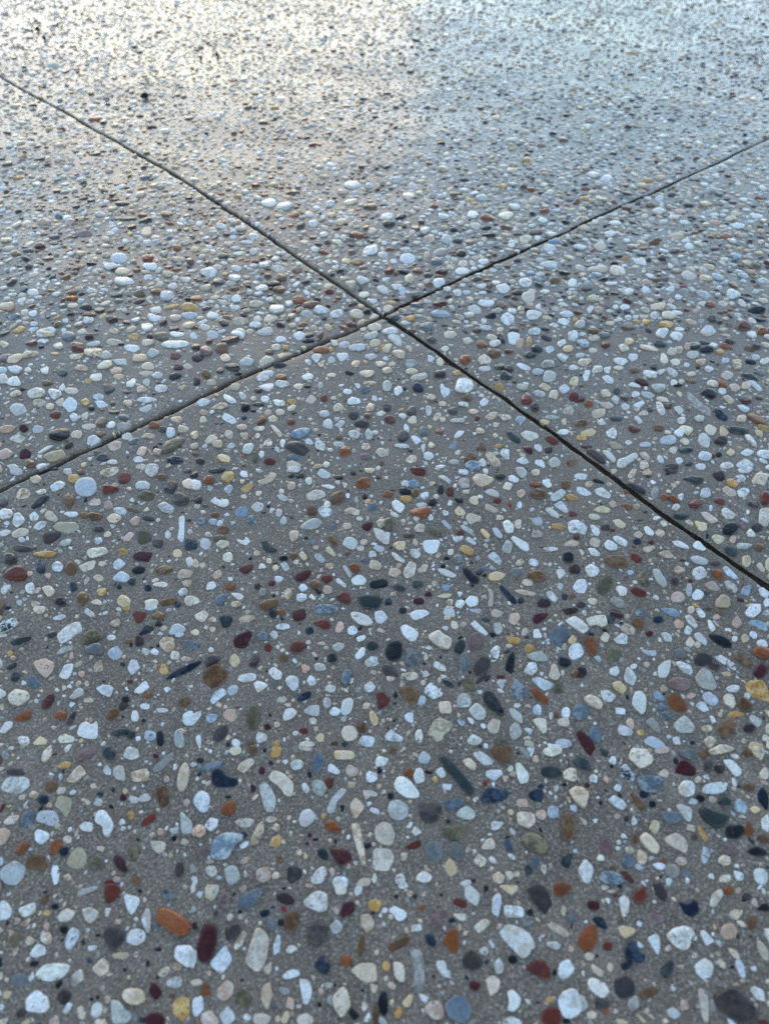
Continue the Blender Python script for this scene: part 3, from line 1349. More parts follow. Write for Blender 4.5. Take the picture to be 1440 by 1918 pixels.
b:465,210 530,190 565,230 520,295 490,265
c 825 25 130 50 -15
r 933 68 90 80
r 825 155 115 45 -5
p 865 125 45 35
w 1140 20 100 80
b 1220 65 70 40
D 1405 18 60 30
W 1075 130 110 55
v:1025,205 1090,165 1160,200 1120,240
k 1280 135 100 80 -60
d 1355 228 105 90
w 1420 120 100 75
p 970 148 40 30
p 713 250 90 55 -10
p 815 275 65 60
w 990 233 45 35
w:1180,285 1230,250 1310,295 1300,330 1220,325
w 905 318 95 50 5
v 1010 310 110 30 15
c:800,370 850,335 920,365 870,410 820,400
w 535 338 105 45 -8
b 632 345 66 42
b 715 358 100 40
w 45 338 100 65 -5
w:95,410 110,340 150,330 195,385 130,440
w 258 362 65 60 -40
c 383 355 85 60 20
w 303 423 105 45 -25
T:400,440 440,410 570,405 600,440 520,485 430,460
w 35 478 95 45 -8
w 155 482 130 50 -15
D:325,500 340,475 440,470 460,495 400,545 340,560
d 740 450 75 40
p 1015 390 75 60 -40
d 1115 370 80 40 10
w:1340,370 1385,345 1380,540 1345,560 1330,520 1345,450
k 1415 385 40 20
w 1425 475 40 40
w 738 537 65 55
a 495 553 90 50 -10
c 805 490 60 40
p 965 510 90 50 -35
v 1085 520 105 85
w 1262 497 50 50
d 1185 555 75 65
w 165 530 45 35
D:90,580 130,565 260,600 200,615 110,615
y 340 640 165 45
d 80 675 85 70
n:265,700 310,685 340,730 330,785 280,770
w 435 735 80 70
b:480,750 530,695 580,735 545,800 500,780
w:655,640 670,610 790,590 815,625 740,655 680,670
y 925 620 70 45
m:995,655 1050,620 1160,625 1150,710 1090,690 1030,685
Y 1332 637 65 55
n 1415 570 60 85
w 660 728 140 60 -20
c 770 712 65 35
w 895 720 90 60 -35
l:840,840 910,765 980,810 960,850
k:985,765 1040,725 1110,745 1090,775 1030,790
b:1160,770 1230,720 1300,730 1290,770 1220,790
w 1425 700 60 70
c 1390 795 120 60 -8
r:25,800 100,740 170,735 205,775 195,835 90,835
p 225 785 45 35
p 365 805 45 40
c 740 820 70 45
w 652 840 60 30 -60
n 990 843 55 55
k 895 885 34 32
n 1110 900 50 45
w 1205 870 120 40
w 40 905 100 55 -30
w 235 905 65 70
W 370 920 90 70 40
n 555 885 50 70
b:585,980 610,935 660,935 660,1000 610,1035
y 765 925 75 55 -25
Y 935 1000 95 90
k 460 1003 80 55
W 150 1005 45 45
b 20 1010 45 70
w 1375 930 65 45 -15
w 1140 1015 95 60
b 1265 1003 120 40 -10
n 1335 1020 45 50
w 1420 1000 60 65
c 730 1005 70 35
c 1405 865 80 50
t 455 615 40 32
c 275 1020 70 40
@360 878 4
k 185 18 120 35 -5
k 15 50 60 45
y 265 62 95 75
o 125 90 80 50
w 390 42 60 50
c 375 95 45 35
w 505 15 50 30
c:480,95 550,75 590,30 635,45 610,90 540,120
w 760 10 100 45
k 742 55 45 35
k 808 55 60 40
w:935,40 970,5 1045,45 1020,75 970,70
k 1100 68 60 30
k 1205 35 40 30
c 1330 15 80 40
m 1395 65 34 34
w 30 125 80 70
w 135 148 45 40
l:235,155 290,125 310,150 275,190
y:345,160 420,115 465,125 440,160 390,185
w 500 185 45 40
p 745 132 60 60
w 875 95 55 55
w 1020 135 100 40 5
p 1090 105 40 34
c 1142 125 40 45
o:1220,120 1290,75 1340,75 1330,130 1280,160
W:120,210 160,190 200,240 270,235 280,270 230,290 140,250
D 45 235 55 60
c 40 280 45 40
c 390 210 45 32
w 670 175 40 36
w:635,205 670,198 725,230 700,250 655,235
c 740 248 45 30
w:855,205 920,165 980,170 1005,210 920,240 870,235
b:1030,230 1060,190 1130,180 1140,220 1100,275 1050,265
w 1165 205 30 34
m 1293 215 40 44
a 1228 240 34 36
B:320,325 350,295 410,290 420,340 380,365 335,355
w:440,290 480,250 540,270 530,310 480,325
k 575 285 30 22
b 898 318 70 65
w:940,320 980,285 1050,310 1045,355 980,370
w 1010 275 50 45
c 1205 325 135 45 10
u 1347 292 60 55
p 85 325 45 26
b 175 348 60 30
w 650 335 50 55
u 72 395 65 50 -45
l 160 400 60 40
w 208 408 50 40
u 448 385 60 60
w 685 393 50 55
w 305 408 35 26
a:800,445 850,400 920,380 980,410 930,455 850,460
m:1265,440 1300,405 1355,400 1340,450 1310,475
u 1042 445 55 45
c 1160 435 60 40
T 1420 410 80 70
w:1355,455 1390,450 1440,480 1460,540 1440,560 1380,525
w 1255 380 50 26
b 235 465 80 50 -10
v 205 520 85 45 -10
c:725,490 770,440 805,480 790,530 740,555
W:330,530 390,540 405,505 440,550 410,575 360,560
G:515,525 560,510 575,580 635,600 620,630 560,625 530,590
n 15 565 45 90
w 100 565 75 80
w 230 570 90 55
w 125 495 50 40
u 900 555 50 36
b 1055 548 75 45 45
W 1185 565 110 80
c 1285 555 60 40
w 1400 600 80 45 10
Y:1000,600 1030,585 1080,650 1060,660 1010,630
b 1165 632 40 34
w 270 668 75 65
c 485 635 45 38
k 685 678 65 35
b 760 652 50 55
Y:800,640 830,625 865,670 840,695 810,670
w:915,650 945,625 1000,690 970,710 925,680
w 1350 645 60 45
u 1290 685 60 36
c 25 715 60 60
c 80 730 45 45
c 578 695 45 36
W:660,720 700,700 730,750 700,775
c 1028 732 65 40
W:1125,730 1150,725 1200,780 1180,820 1145,770
o 1215 748 70 50 30
c 1370 725 90 70
r:350,760 380,730 450,715 455,750 405,800
m:760,820 800,780 880,760 890,790 850,840 800,855
w:1190,830 1250,785 1305,830 1290,870 1210,870
k:1330,850 1440,822 1465,850 1455,885 1340,898
p 190 800 75 55 -25
w 650 830 60 45
r 1010 828 75 55
w:1070,840 1090,815 1160,880 1140,895
b 920 868 75 60 -20
w 288 830 34 30
r 595 860 50 45
w 145 885 85 50 -25
o 283 885 65 65
D 490 885 45 45
W 832 895 60 55
c 720 940 50 75
p 1015 910 65 55
t 530 930 50 55
u:170,985 220,950 270,955 250,1000 200,1030
w:290,940 350,935 405,965 350,990
W 637 938 28 32
k 610 952 32 22
W 20 1000 80 80
b:500,1030 560,990 640,990 630,1030 560,1065
r:1075,955 1130,925 1180,940 1185,1010 1120,1005
G:1245,970 1280,955 1400,955 1420,1000 1380,1050 1270,1040
c 330 1020 80 40
w 820 970 75 60
k 625 708 34 24
c 780 705 36 30
k 855 525 24 18
@720 878 4
r:170,0 290,0 310,40 270,58 210,40
w:975,0 1040,0 1070,45 1030,75 990,40
u 670 8 90 30
w 755 25 40 40
w 590 30 75 40
c 1130 30 60 40
W:395,60 440,50 500,95 490,120 460,100
c:655,80 680,45 740,55 820,85 780,120 720,140 680,115
p:540,120 570,80 630,85 635,140 590,155
k 865 60 70 45
w:925,60 960,50 1010,85 980,108 930,90
w:880,150 910,100 960,120 940,165
B 220 120 75 50
c 355 115 50 35
w 160 115 70 40
k 153 175 90 45 10
b 225 185 55 45
G 420 163 45 65
r 488 175 55 70
W 610 178 55 35
w 300 205 60 50
w:745,175 790,150 860,190 850,220 790,205
o 1130 115 85 40 5
w 1215 115 75 45 30
b 1355 120 65 60
b:1090,190 1130,155 1200,165 1205,215 1120,220
W:1235,215 1320,155 1365,180 1320,220 1270,245
p 1020 190 60 45
y 1400 215 95 45 10
o 30 195 75 50
y 162 232 80 50
k:320,240 350,220 395,240 370,285 325,270
k 557 237 65 35 20
Y 670 243 65 55
W 715 218 40 26
r 843 242 55 40
R 938 275 32 28
w 490 262 34 34
w 1010 272 35 45
w:1265,270 1320,235 1350,260 1380,320 1350,330 1300,295
W:50,265 90,250 155,290 120,335 75,310
o:190,300 320,290 335,320 300,370 200,345
W 275 275 75 30
W 240 370 45 36
W 345 368 38 44
Y:520,320 560,285 610,330 590,355 540,345
w 455 333 45 40
c 800 305 110 40 20
w:1200,300 1240,285 1310,340 1300,370 1240,345
r 1410 335 60 40
w 1105 303 40 28
W:605,375 630,340 725,360 720,395 690,395 640,420
w:420,395 450,385 510,440 510,470 460,435
w:220,450 250,415 305,430 295,475 230,470
v:335,445 360,430 425,470 430,500 380,505 345,480
v 30 420 75 80
w 75 345 70 35 25
w 605 408 32 24
c 140 400 34 44
W:880,405 920,380 970,430 960,475 910,480
w 1000 410 50 60
w 1145 388 80 60
y 1305 430 110 40 5
w 1420 430 90 85
w:565,440 590,420 680,470 660,495 600,465
w:805,450 840,440 885,500 875,520 830,500
Y:715,460 740,450 790,500 775,525 740,500
d 160 502 105 30
r 565 480 50 30
w 10 520 60 90
w:505,510 590,500 580,530 530,550
W:600,510 630,505 690,555 670,570 620,540
t 1140 490 90 50
Y:60,580 90,555 160,545 150,610 100,610
c 230 550 38 50
W:287,555 300,535 420,540 385,630 290,625
y:550,575 580,560 665,605 660,645 610,640 570,610
W:945,525 970,505 1115,570 1100,600 1050,610 990,570
a 920 585 80 80
m 1430 510 30 36
c 1400 555 100 45
w 1245 597 105 30
w:50,640 75,635 165,690 140,705 80,680
w 230 640 75 55 15
w 495 620 46 46
g 550 670 65 60
a:770,650 820,615 880,680 870,720 810,680
c 1015 695 65 40 -30
w 1118 695 75 50 15
k 1375 662 75 65
D 1420 745 70 60
w:135,780 190,690 240,715 220,800 160,820
p 75 775 95 60 -10
p 110 725 40 32
c:245,760 290,715 330,720 310,770 260,775
w:390,750 450,745 545,790 510,810 440,790
k:585,740 620,735 660,775 710,820 690,850 650,845 610,800
k 705 765 50 45
u 745 742 55 26
Y 840 800 120 55 -5
g 980 770 70 60
b:1070,790 1120,757 1190,775 1210,810 1160,838 1100,825
c 1075 842 75 55
w:1285,750 1340,740 1360,775 1310,820
k 438 725 34 28
k 465 668 40 25
G 245 860 70 60
G 110 893 95 45 10
B 460 885 70 45
c 375 855 42 34
n:860,860 890,870 990,980 970,1005 930,970 870,900
c:970,905 1020,895 1150,925 1110,945 1020,930
w:1210,915 1250,905 1300,970 1280,995 1230,960
a 1318 870 44 46
Y:390,955 440,930 510,930 480,965
m 257 988 75 45
m 328 937 46 36
c:770,870 815,870 815,1020 770,1020 790,940
W:600,990 640,945 700,960 700,1010 640,1030
k 1025 975 45 50
D 1195 1000 90 60
w 565 1005 70 60
c 490 995 40 40
d 1350 950 50 44
n 30 995 50 50
c 65 935 44 28
w 490 1030 60 26
b 1410 945 44 34
W 1238 708 30 26
k 655 870 28 14
@1080 878 4
w 30 60 90 40
k:115,80 160,80 205,105 190,115 130,100
c 90 118 60 35
p 240 120 40 34
o 315 122 36 30
w:0,135 50,145 115,190 60,205 0,180
W:130,165 190,148 250,200 240,228 150,195
o 375 172 50 30
k:365,110 400,105 500,150 510,180 480,200 400,150
t:550,185 580,125 615,150 605,210 570,230
c:375,60 410,10 445,15 430,60 395,75
c 275 20 40 30
Y 525 25 70 50
w 570 100 40 34
D 710 10 100 45
c 725 120 40 38
p 755 105 34 30
G:785,75 850,50 950,80 900,120 840,95
D:1000,35 1090,25 1110,80 1060,100
w:1180,60 1230,45 1265,80 1240,105
w 1255 15 100 45
y:1115,95 1150,80 1210,115 1180,150 1130,130
c 1365 90 115 95
p:1080,160 1110,140 1185,180 1190,210 1130,210
w 1240 185 85 60
o 650 215 50 35
o:680,215 710,200 775,240 740,265 700,250
w 775 213 40 45
r:830,275 870,230 920,230 930,265 890,300
r 1070 250 80 45 20
D 1315 265 80 50 20
l 960 185 75 65
r 1405 230 70 90
p 685 172 40 34
p 265 270 55 50
Y:120,310 180,280 250,305 240,330 170,325
o 350 272 44 20
o 385 293 45 35
c 445 283 50 40
w:465,235 500,235 530,275 490,280
w 738 292 60 45
w 1000 297 26 46
W 130 362 80 40
Y:265,385 310,375 370,425 340,450 290,430
w:0,390 50,410 75,450 60,495 0,470
w:95,420 125,420 175,470 160,505 120,490
G 215 437 55 45
r 268 460 40 26
w 593 368 60 30
w 650 410 50 40
G:715,350 780,325 850,345 800,380 770,385 735,375
W:805,395 840,380 875,415 860,430
Y:870,395 960,420 970,460 920,475
w:920,325 970,325 1055,400 1000,415 960,385
W:1075,320 1110,305 1200,355 1180,375 1120,390 1080,350
w 1400 370 100 120
w 1275 325 24 44
k:1085,450 1110,420 1180,405 1205,450 1150,505 1095,495
P 1240 430 50 50
d 1345 445 80 60
w:500,440 530,425 580,475 570,500 520,490
c 622 480 70 50 15
p 460 493 70 45
w:265,515 300,500 380,540 370,580 300,555
W:205,560 230,530 300,575 300,605 250,610 215,590
n 450 545 55 40
c 135 550 75 65
r 5 510 36 36
p 1165 533 50 50
Y:1000,520 1040,500 1105,515 1100,545 1050,570
a 1250 580 110 50
b 1362 588 65 55
W 130 620 105 50 20
p 540 597 85 45 -15
W:710,545 760,535 855,590 830,600 750,580
w:865,570 900,545 970,600 940,615 880,595
r 555 552 38 28
c:600,635 680,610 730,660 680,672
G 1150 620 100 60 30
b:205,670 260,650 350,655 380,725 300,735 230,700
r:400,640 450,625 490,660 480,700 430,690
w:845,665 900,648 970,680 980,715 930,725 870,700
w 915 785 95 85
o:1000,760 1040,745 1090,780 1070,835 1020,810
w:1085,745 1120,730 1205,820 1190,835 1120,800
m:1195,760 1240,755 1330,835 1300,860 1250,820
T 1265 695 65 80
w:1335,730 1370,700 1415,760 1390,780
d 1040 708 70 35
c 550 683 34 26
w:60,740 110,700 175,745 150,795 90,800
l 400 770 46 34
v:150,880 190,810 250,800 270,840 230,920 180,935
P 355 810 60 50
v:445,800 500,770 550,860 520,880 470,850
a:565,750 610,750 680,860 650,880 590,830
c 765 755 80 60
D 733 835 55 55
r 850 840 36 28
p:950,870 1020,840 1075,900 1050,920 990,905
t:1095,850 1150,830 1205,900 1180,940 1120,910
B 1265 915 75 70
w 30 870 100 100
W:290,890 320,865 385,885 370,935 330,945
r:400,900 440,880 520,920 510,955 450,950
c 120 982 70 45
t:245,985 280,945 350,970 365,1030 310,1035
T:1030,1000 1080,945 1140,980 1140,1040 1040,1040
m 1225 985 50 30
w:1355,900 1420,890 1440,930 1420,980 1370,950
l 840 905 40 90
w 905 945 90 70
p 755 960 100 70
D 30 1010 70 50
w 1420 1005 50 60
c 1320 1030 110 30
d 975 925 40 38
k 5 740 40 80
k 790 682 36 20
k 972 508 22 40
@0 618 4
D 30 35 90 30 -20
c 345 20 130 50 10
u 515 45 90 60
D 670 50 65 35
w 695 100 110 40
k 905 95 45 25
y 1000 45 85 45
v 1210 45 100 60
D 1120 40 45 45
c 1105 90 95 40
W 1315 105 200 50
w 990 130 120 50 10
w 860 90 120 40
r 235 92 80 45
r 585 130 90 70
w 440 118 70 45
w 320 80 100 40
c 35 110 65 50
c 700 165 130 50 5
w 790 190 100 50
w 1150 170 95 60
r 1318 195 85 50
c 1050 205 110 50 -10
W 915 235 120 45 -5
w 785 260 110 50 -20
y 415 175 60 22
c 575 195 110 45
c 230 180 120 50 -10
c 120 215 130 50 -20
P 45 210 110 50 -20
w 1110 272 90 45
m 1340 278 65 45
c 1410 275 70 35
p 610 285 110 40
w 115 295 110 60
w 20 300 70 40
Y 210 297 55 45
w 340 300 60 60
k 465 318 75 50
w 720 345 85 60
y 660 378 60 28
Y 893 348 80 40
w 1100 325 110 35
w 1180 343 80 40
p 870 300 90 50
k 1310 348 90 45 -15
w 25 370 80 60
w 105 390 110 60
b 355 397 75 30
w 985 393 80 50 -35
w 1100 395 50 40
d 815 435 85 70 15
D 950 457 65 30
c 1065 440 80 50
w 1205 435 100 50
c 1370 435 65 40
w 465 425 50 60
w 535 450 100 45
w:360,470 380,440 460,455 460,495 400,520
W 275 475 130 60 -10
c 120 480 90 35 -10
k 175 447 40 28
w 740 500 80 40
W:710,530 760,525 820,560 740,585
W 527 560 105 90
k 845 542 40 32
k 682 578 50 35
y 640 535 60 50
w 1100 520 140 40
p 960 545 65 45
c 450 535 60 55
w 140 598 125 80
c 300 548 85 45
c 375 565 60 45
r 415 630 75 55 -25
w 555 648 60 65
c 635 630 60 75
b 755 685 85 65
w 830 705 70 50
w 1095 585 90 40 -15
g 930 645 80 40
k 855 608 75 30
w 675 722 110 35
m 180 735 60 50
w 285 740 75 55
k:365,800 400,750 510,725 535,780 450,825
c 575 780 75 50
w 130 810 115 55
w:650,860 660,800 710,785 765,830 720,870 660,880
b 757 775 65 40
t 930 725 110 60
p 60 745 120 40 -15
m 190 928 90 65 -25
W:275,910 340,860 410,860 350,905 300,925
T:320,945 400,905 470,895 500,940 380,985
p:0,910 60,885 105,925 60,960 0,970
D 517 860 65 34 -30
b 225 1000 75 50
w 100 1025 90 40
w 320 1015 100 40 -15
o 1155 717 75 45
W 955 800 80 45
p:805,870 870,830 920,840 900,890 840,910
w 1280 770 65 70
c 1375 745 75 45
c 1325 670 85 50
v:1225,900 1240,850 1300,810 1380,800 1395,830 1310,900 1235,930
p 1065 910 85 60 -20
P 1000 895 60 50
p 1185 920 65 40
n 770 955 90 50
v 730 920 50 38
n 1315 980 110 50
g 1010 835 80 45
c 1110 795 100 35
G 1220 745 60 34
w 1040 970 75 40
c 1060 1025 80 36
w 1150 1030 100 40
w 845 990 80 35
k 1165 885 40 32
@360 618 4
w 345 25 100 55 20
w 155 40 80 45
D 285 72 130 40 -15
w 10 45 50 50
r 125 82 45 35
P 110 155 90 70
D 30 130 60 45
b 225 145 90 70
D 50 215 90 50
c 250 210 75 55
w:345,240 400,205 470,235 440,270 370,265
w:500,255 550,205 625,235 600,265 520,280
n 300 280 110 45 10
n 210 305 50 40
b 105 335 70 60
c 695 195 110 55 -10
w 630 128 70 40
y 700 132 45 28
b 580 165 60 35
w 665 70 85 40
w 800 45 75 45
n 875 35 65 35
k 870 80 90 25
b 960 38 40 36
D 35 390 50 60
c 145 395 75 40
u 130 468 60 35
k 345 330 50 30
o 965 152 110 45
y 1040 148 40 34
w 1065 95 50 45
w 1140 110 75 40
w 1235 135 120 40
Y 1370 100 80 50
y 1430 140 50 60
w:890,210 920,185 975,185 935,250
w:1075,180 1165,170 1170,210 1110,240
w 1340 200 90 45
w 1045 230 55 45
w 870 245 55 35 20
c 965 265 44 26
c 1225 255 60 45
y 1300 238 34 34
w 1410 255 90 45
w:480,370 530,320 600,305 615,335 560,385 500,390
w:490,435 560,395 615,400 610,440 570,470
W 675 412 95 50
w 795 425 85 40
k 865 425 46 22
b 665 362 75 45
w 865 355 80 50
G 660 275 90 35 -10
k 1190 330 90 25 10
w 1305 328 110 50 10
c 1045 340 65 30
a 960 420 45 50
c 1330 400 95 25
w 1240 423 45 36
w 1165 465 60 35
u 1300 465 60 50
D 495 462 55 35
c 325 430 70 45
w:235,490 270,475 340,545 290,555 245,525
w 378 498 70 45 40
y 185 487 40 26
w 85 545 100 50
c 205 580 130 35 -5
k 400 590 65 60
W 548 525 60 50
W 650 553 85 40 15
D 500 565 85 25
y 745 543 65 35
W 745 588 65 40 -15
w:835,545 890,495 935,520 900,555
r 990 515 55 50
c 1060 510 45 28
w 1215 535 105 50
W 1095 583 70 50 -25
w 1365 517 40 40
c 1330 580 70 60
p 90 622 65 35
w 280 675 110 50 20
Y:570,670 610,645 645,665 630,690 580,695
p 570 630 55 40
w 660 625 65 40
r 515 685 70 65
r 740 693 55 40
n 392 665 40 30
p 375 735 70 40
W 505 745 75 30
c:580,715 610,715 680,790 660,815 620,770
l 990 625 70 50
d:1170,645 1190,615 1240,610 1255,645 1210,680
b 1315 645 55 40
d:1210,700 1260,680 1330,710 1290,735 1230,725
W 1018 705 65 65
w:1065,715 1120,680 1150,695 1110,740
B:735,800 780,755 850,735 890,740 860,785 790,825
c 85 680 50 44
c 20 790 60 60
c 278 790 60 55
c 395 800 55 45
w 1215 787 85 55 20
a 1323 790 60 70
b 1100 808 44 34
w 1415 630 70 30
c 145 830 100 45 -10
c 195 862 70 45
c 20 875 60 40
w 295 873 60 40
w:375,925 395,860 450,850 465,880 440,935
c 568 852 65 40
w 678 850 40 60
d:700,880 750,845 830,860 880,900 865,945 820,940 750,905
W 875 840 60 40
W:920,860 960,840 1000,870 990,905 930,895
w 1035 900 44 30
w 1105 858 85 35
o:1105,920 1130,880 1180,875 1190,920 1140,955
c 1300 875 60 45
w 1415 920 80 60
P 1300 953 90 45
b 20 930 45 30
Y:190,965 240,938 285,955 280,995 220,990
r 583 993 80 45
D 65 992 60 35
v 470 960 45 80
w 520 935 40 55
W 640 900 50 30 50
u 760 960 80 35
w 760 1015 100 60
c 945 1022 70 35
c 1005 1010 50 45
b 1420 1005 40 36
@720 618 4
W:20,60 70,40 125,60 130,125 90,115
Y 20 135 70 70
w 45 15 110 35
c 110 185 90 55 10
c 190 140 60 50
w 10 215 40 30
c 55 260 48 34
w 345 225 50 40
w 415 250 50 45
a 200 260 80 55
Y 205 318 85 35
c 20 305 70 40
w 258 358 120 45 -5
D 415 340 80 45
y 540 330 60 30
W:525,460 550,365 600,350 655,385 670,440 620,475
w 20 430 65 60
w 103 460 60 60
n:205,430 240,395 295,430 285,470 230,465
w:415,430 430,410 455,440 490,440 485,500 450,515 425,480
c 350 507 75 35
k 150 440 35 30
b 615 512 75 35 15
w 435 555 55 30
w 590 560 75 30
w:705,550 750,510 780,530 770,560 730,580
d 512 605 65 55
c:360,670 390,620 430,612 425,650 380,685
d 20 585 55 55
d 205 605 60 65
w 330 605 45 80
w 135 642 60 45
r 45 670 80 55
W 210 675 75 55
c 435 670 40 34
w 545 682 105 30
c:750,655 800,625 850,625 830,670 780,680
w 908 660 75 45
B 1015 675 70 55
r 697 665 40 34
p 665 613 70 35
d:95,790 120,750 175,755 185,800 140,840 105,825
w 165 735 60 40 50
W:195,800 230,790 280,830 235,860
g 295 760 70 60
o 413 760 50 40
W:515,810 550,765 600,760 580,790 540,815
p 718 755 60 45
c 835 712 55 30
G:910,770 940,757 1010,820 1015,845 980,850 930,810
W:1015,785 1060,755 1140,775 1155,805 1080,840
r:1195,800 1260,790 1310,835 1270,865 1215,835
m:1035,875 1080,870 1110,910 1095,935 1060,915
D 1225 900 60 45
w 1150 888 65 45 25
b:685,880 720,840 760,880 750,910 690,905
y:800,885 850,855 890,870 870,890
B:475,890 500,855 540,855 530,900
b:590,980 640,920 690,935 685,975 640,997
W:860,930 880,895 930,900 935,970 900,970
w 550 920 45 34
W 350 862 46 44
w 290 885 35 60
W 330 945 75 60
p:155,980 195,935 240,945 240,985 190,1000
w 15 920 40 60
k 195 900 36 30
w 130 872 110 25 10
w 520 993 70 35
c:750,940 790,925 870,1000 860,1035 810,1020
w:980,985 1040,950 1085,990 1040,1010
w 730 1000 65 55
B 660 1022 110 40
a 1270 1000 85 65
w 1165 1005 80 45 30
b 1400 995 65 45 -20
w 420 1025 70 30
W:920,40 960,25 1015,40 990,115 930,110
w:580,80 640,55 690,75 610,120
w 825 110 85 40 -10
o 735 108 85 50
b 815 178 95 70 10
o:560,210 610,200 650,225 610,265 580,265
w:695,235 740,200 800,225 790,255 720,265
w 490 45 90 50 10
w 450 150 60 35
D 870 65 85 40 50
G 860 278 70 45
D 930 298 70 40
r 928 170 60 30
G 1090 190 80 45
G 1140 145 80 45 20
p 1010 110 60 70
y 1080 90 40 70
w:980,265 1010,250 1095,290 1080,310 1020,295
w 1325 100 65 55
w:1285,190 1330,170 1380,190 1350,245 1310,225
Y 1370 142 70 45
w 1415 280 75 40
D 1210 68 75 35 20
l 1235 150 60 50
l 1150 315 80 40
a 1230 355 85 65
y:820,430 860,410 895,430 880,460 835,460
r 1060 525 75 65
D 1125 585 60 50
w:1330,605 1380,570 1420,600 1400,640 1345,630
w 1345 440 70 60
c:1150,430 1190,395 1250,430 1220,460
c 1265 485 70 55
w 1155 480 90 40 10
a 1030 435 85 45
Y 1420 390 60 55
r 1415 510 65 75
w 750 300 80 30
Y 1195 690 75 35
a 1255 655 100 30
w 1335 765 90 35
c 1345 690 35 50
G 910 350 80 55
t 1220 260 110 60
Y 470 210 40 26
w 1410 40 70 60
D 690 15 60 26
l 1120 20 90 35
k 970 392 30 24
G 350 80 70 40 15
@1080 618 4
b 125 10 80 30
w 130 58 80 40
B 45 100 90 60
r 215 105 65 45
Y 390 88 65 50
w 350 132 75 60
c 120 148 60 35
g 200 38 90 35
w 630 35 80 55
w:700,30 740,25 790,75 760,90 715,65
w 540 135 140 35 10
G 625 105 90 45 10
G 880 120 75 50
c 760 150 60 55
p 825 130 50 40
w 980 20 110 50
D 950 95 75 35
D 1145 90 70 40
o 1110 130 100 40 5
k 970 157 90 45
y 1070 167 60 35
b 1290 145 80 40 15
d 1345 120 65 45
o 1390 15 90 35
w 1310 35 75 50
w 1020 118 60 36
w 710 167 65 45
w 865 190 90 50
w 420 203 70 55
w 325 235 100 50 10
c 55 240 95 55
w 25 190 75 35
w 650 215 75 60 50
W 735 240 70 50
p 925 245 75 40
k 1295 245 80 35 15
w 1400 240 65 35
Y 1195 240 65 30
c 1195 280 60 45
l 1110 235 55 34
w 1335 205 60 50
W 150 295 75 55
W 228 298 55 45
W 310 283 70 30
b:390,300 420,275 485,295 450,325 410,320
k 575 275 50 45
w 820 263 40 28
w 630 313 75 35 -20
w 710 315 95 50 35
w 545 335 95 45 10
Y 855 330 65 35
w 985 298 60 45
w:1070,350 1110,318 1170,330 1165,370 1110,380
G 1295 360 130 45 20
g 1365 328 80 45
W 70 345 50 70
w:185,355 230,340 280,375 260,408 215,390
m:430,380 460,355 535,395 535,415 490,420
w 430 415 90 35 10
a 610 435 100 60 10
W 725 397 50 45
W 780 390 40 36
k 755 412 60 26
b 875 385 110 30 5
W 1015 405 80 45 10
o 1085 405 80 45 30
p 1175 440 90 55 15
w:1265,390 1310,385 1385,455 1360,468 1310,430
c 1260 425 70 50
m 20 507 65 60
o 88 555 60 45
w:250,520 285,485 320,525 300,558
n 298 458 50 45
D 358 497 65 55
c 215 480 75 50
w 440 480 60 45
w 530 487 100 40 15
Y:740,465 770,455 790,490 770,505
k:920,480 960,450 1010,455 1045,495 1010,525 960,500
t:815,455 850,470 930,550 1000,600 1000,650 900,600 840,530
w 645 520 100 35 15
W 1085 465 60 45
c:1085,505 1130,500 1180,545 1140,560
m:1210,520 1250,490 1305,500 1300,555 1240,555
D 1365 512 60 35
w:1195,570 1240,560 1290,605 1260,625 1215,600
p 225 560 95 50
w:310,570 350,540 400,575 370,605
w:415,560 490,530 510,545 460,590
w:590,540 625,535 665,620 635,640 600,600
b 683 572 60 35
W:720,585 760,575 800,610 770,640
n:1020,600 1060,600 1130,655 1110,685 1050,660
o:1265,645 1320,625 1410,680 1400,715 1330,700
c 1230 668 75 50
D 540 597 55 40
T:90,620 130,600 210,595 205,640 120,670
W 500 625 65 40
W:425,660 450,640 495,690 460,705
d 300 660 95 40
W 185 692 65 45
b 35 700 80 40 -10
r:380,735 410,700 470,715 485,745 430,775
b 610 735 70 45
w 780 683 55 40
w 915 665 75 45
W:950,740 985,707 1050,740 1020,795 975,785
G 1205 755 150 45 8
Y 1095 765 75 55 40
y 1390 745 85 35 25
Y 85 770 110 50
w:215,760 270,730 300,770 285,820 230,795
y 35 808 70 30
w 765 770 65 60 35
c 815 750 95 60 25
w:905,830 915,785 950,780 990,830 985,885 930,870
l 680 825 120 60
D 1075 835 90 60
w:1245,800 1290,795 1345,850 1340,890 1290,855
c 1360 780 70 50 50
T 295 870 115 45 5
l 510 858 75 35
w 385 845 50 30
w 805 830 80 45 25
c 680 768 50 30
G 810 895 100 50 10
w 718 900 65 55
Y:1110,930 1140,898 1180,930 1150,950
W:1215,930 1270,890 1330,915 1280,950
w 1400 935 100 50 15
r 1020 945 36 34
k 1060 935 40 40
l 955 950 90 55 10
D:65,905 110,890 200,950 210,1000 180,1005 115,955
m 75 872 80 26
W:190,910 240,905 290,970 280,1000 220,950
W:300,980 360,960 440,915 460,955 390,1000 350,1035 300,1030
p:465,925 510,910 565,970 540,980 490,960
p 500 1015 70 60
w 765 980 50 50
D 705 1025 100 40
w 1120 1020 95 45
W:1190,1010 1250,980 1315,1010 1310,1040 1200,1040
w 925 1025 75 40
w 625 965 70 40 60
G 835 1000 50 36
@0 320 3
y 1067 765 85 40
Y 1055 862 85 35
y 750 928 60 32
b 270 490 65 25
P 475 352 85 40
d 305 370 65 28
o 832 492 62 28
p 825 340 55 55
n 740 310 50 30
k 690 190 75 22
k 705 270 115 18
w 845 540 80 35
w 625 538 75 30
Y 690 565 75 35
l 670 490 85 50
w 700 620 110 40
o 395 683 70 22
o 405 718 60 22
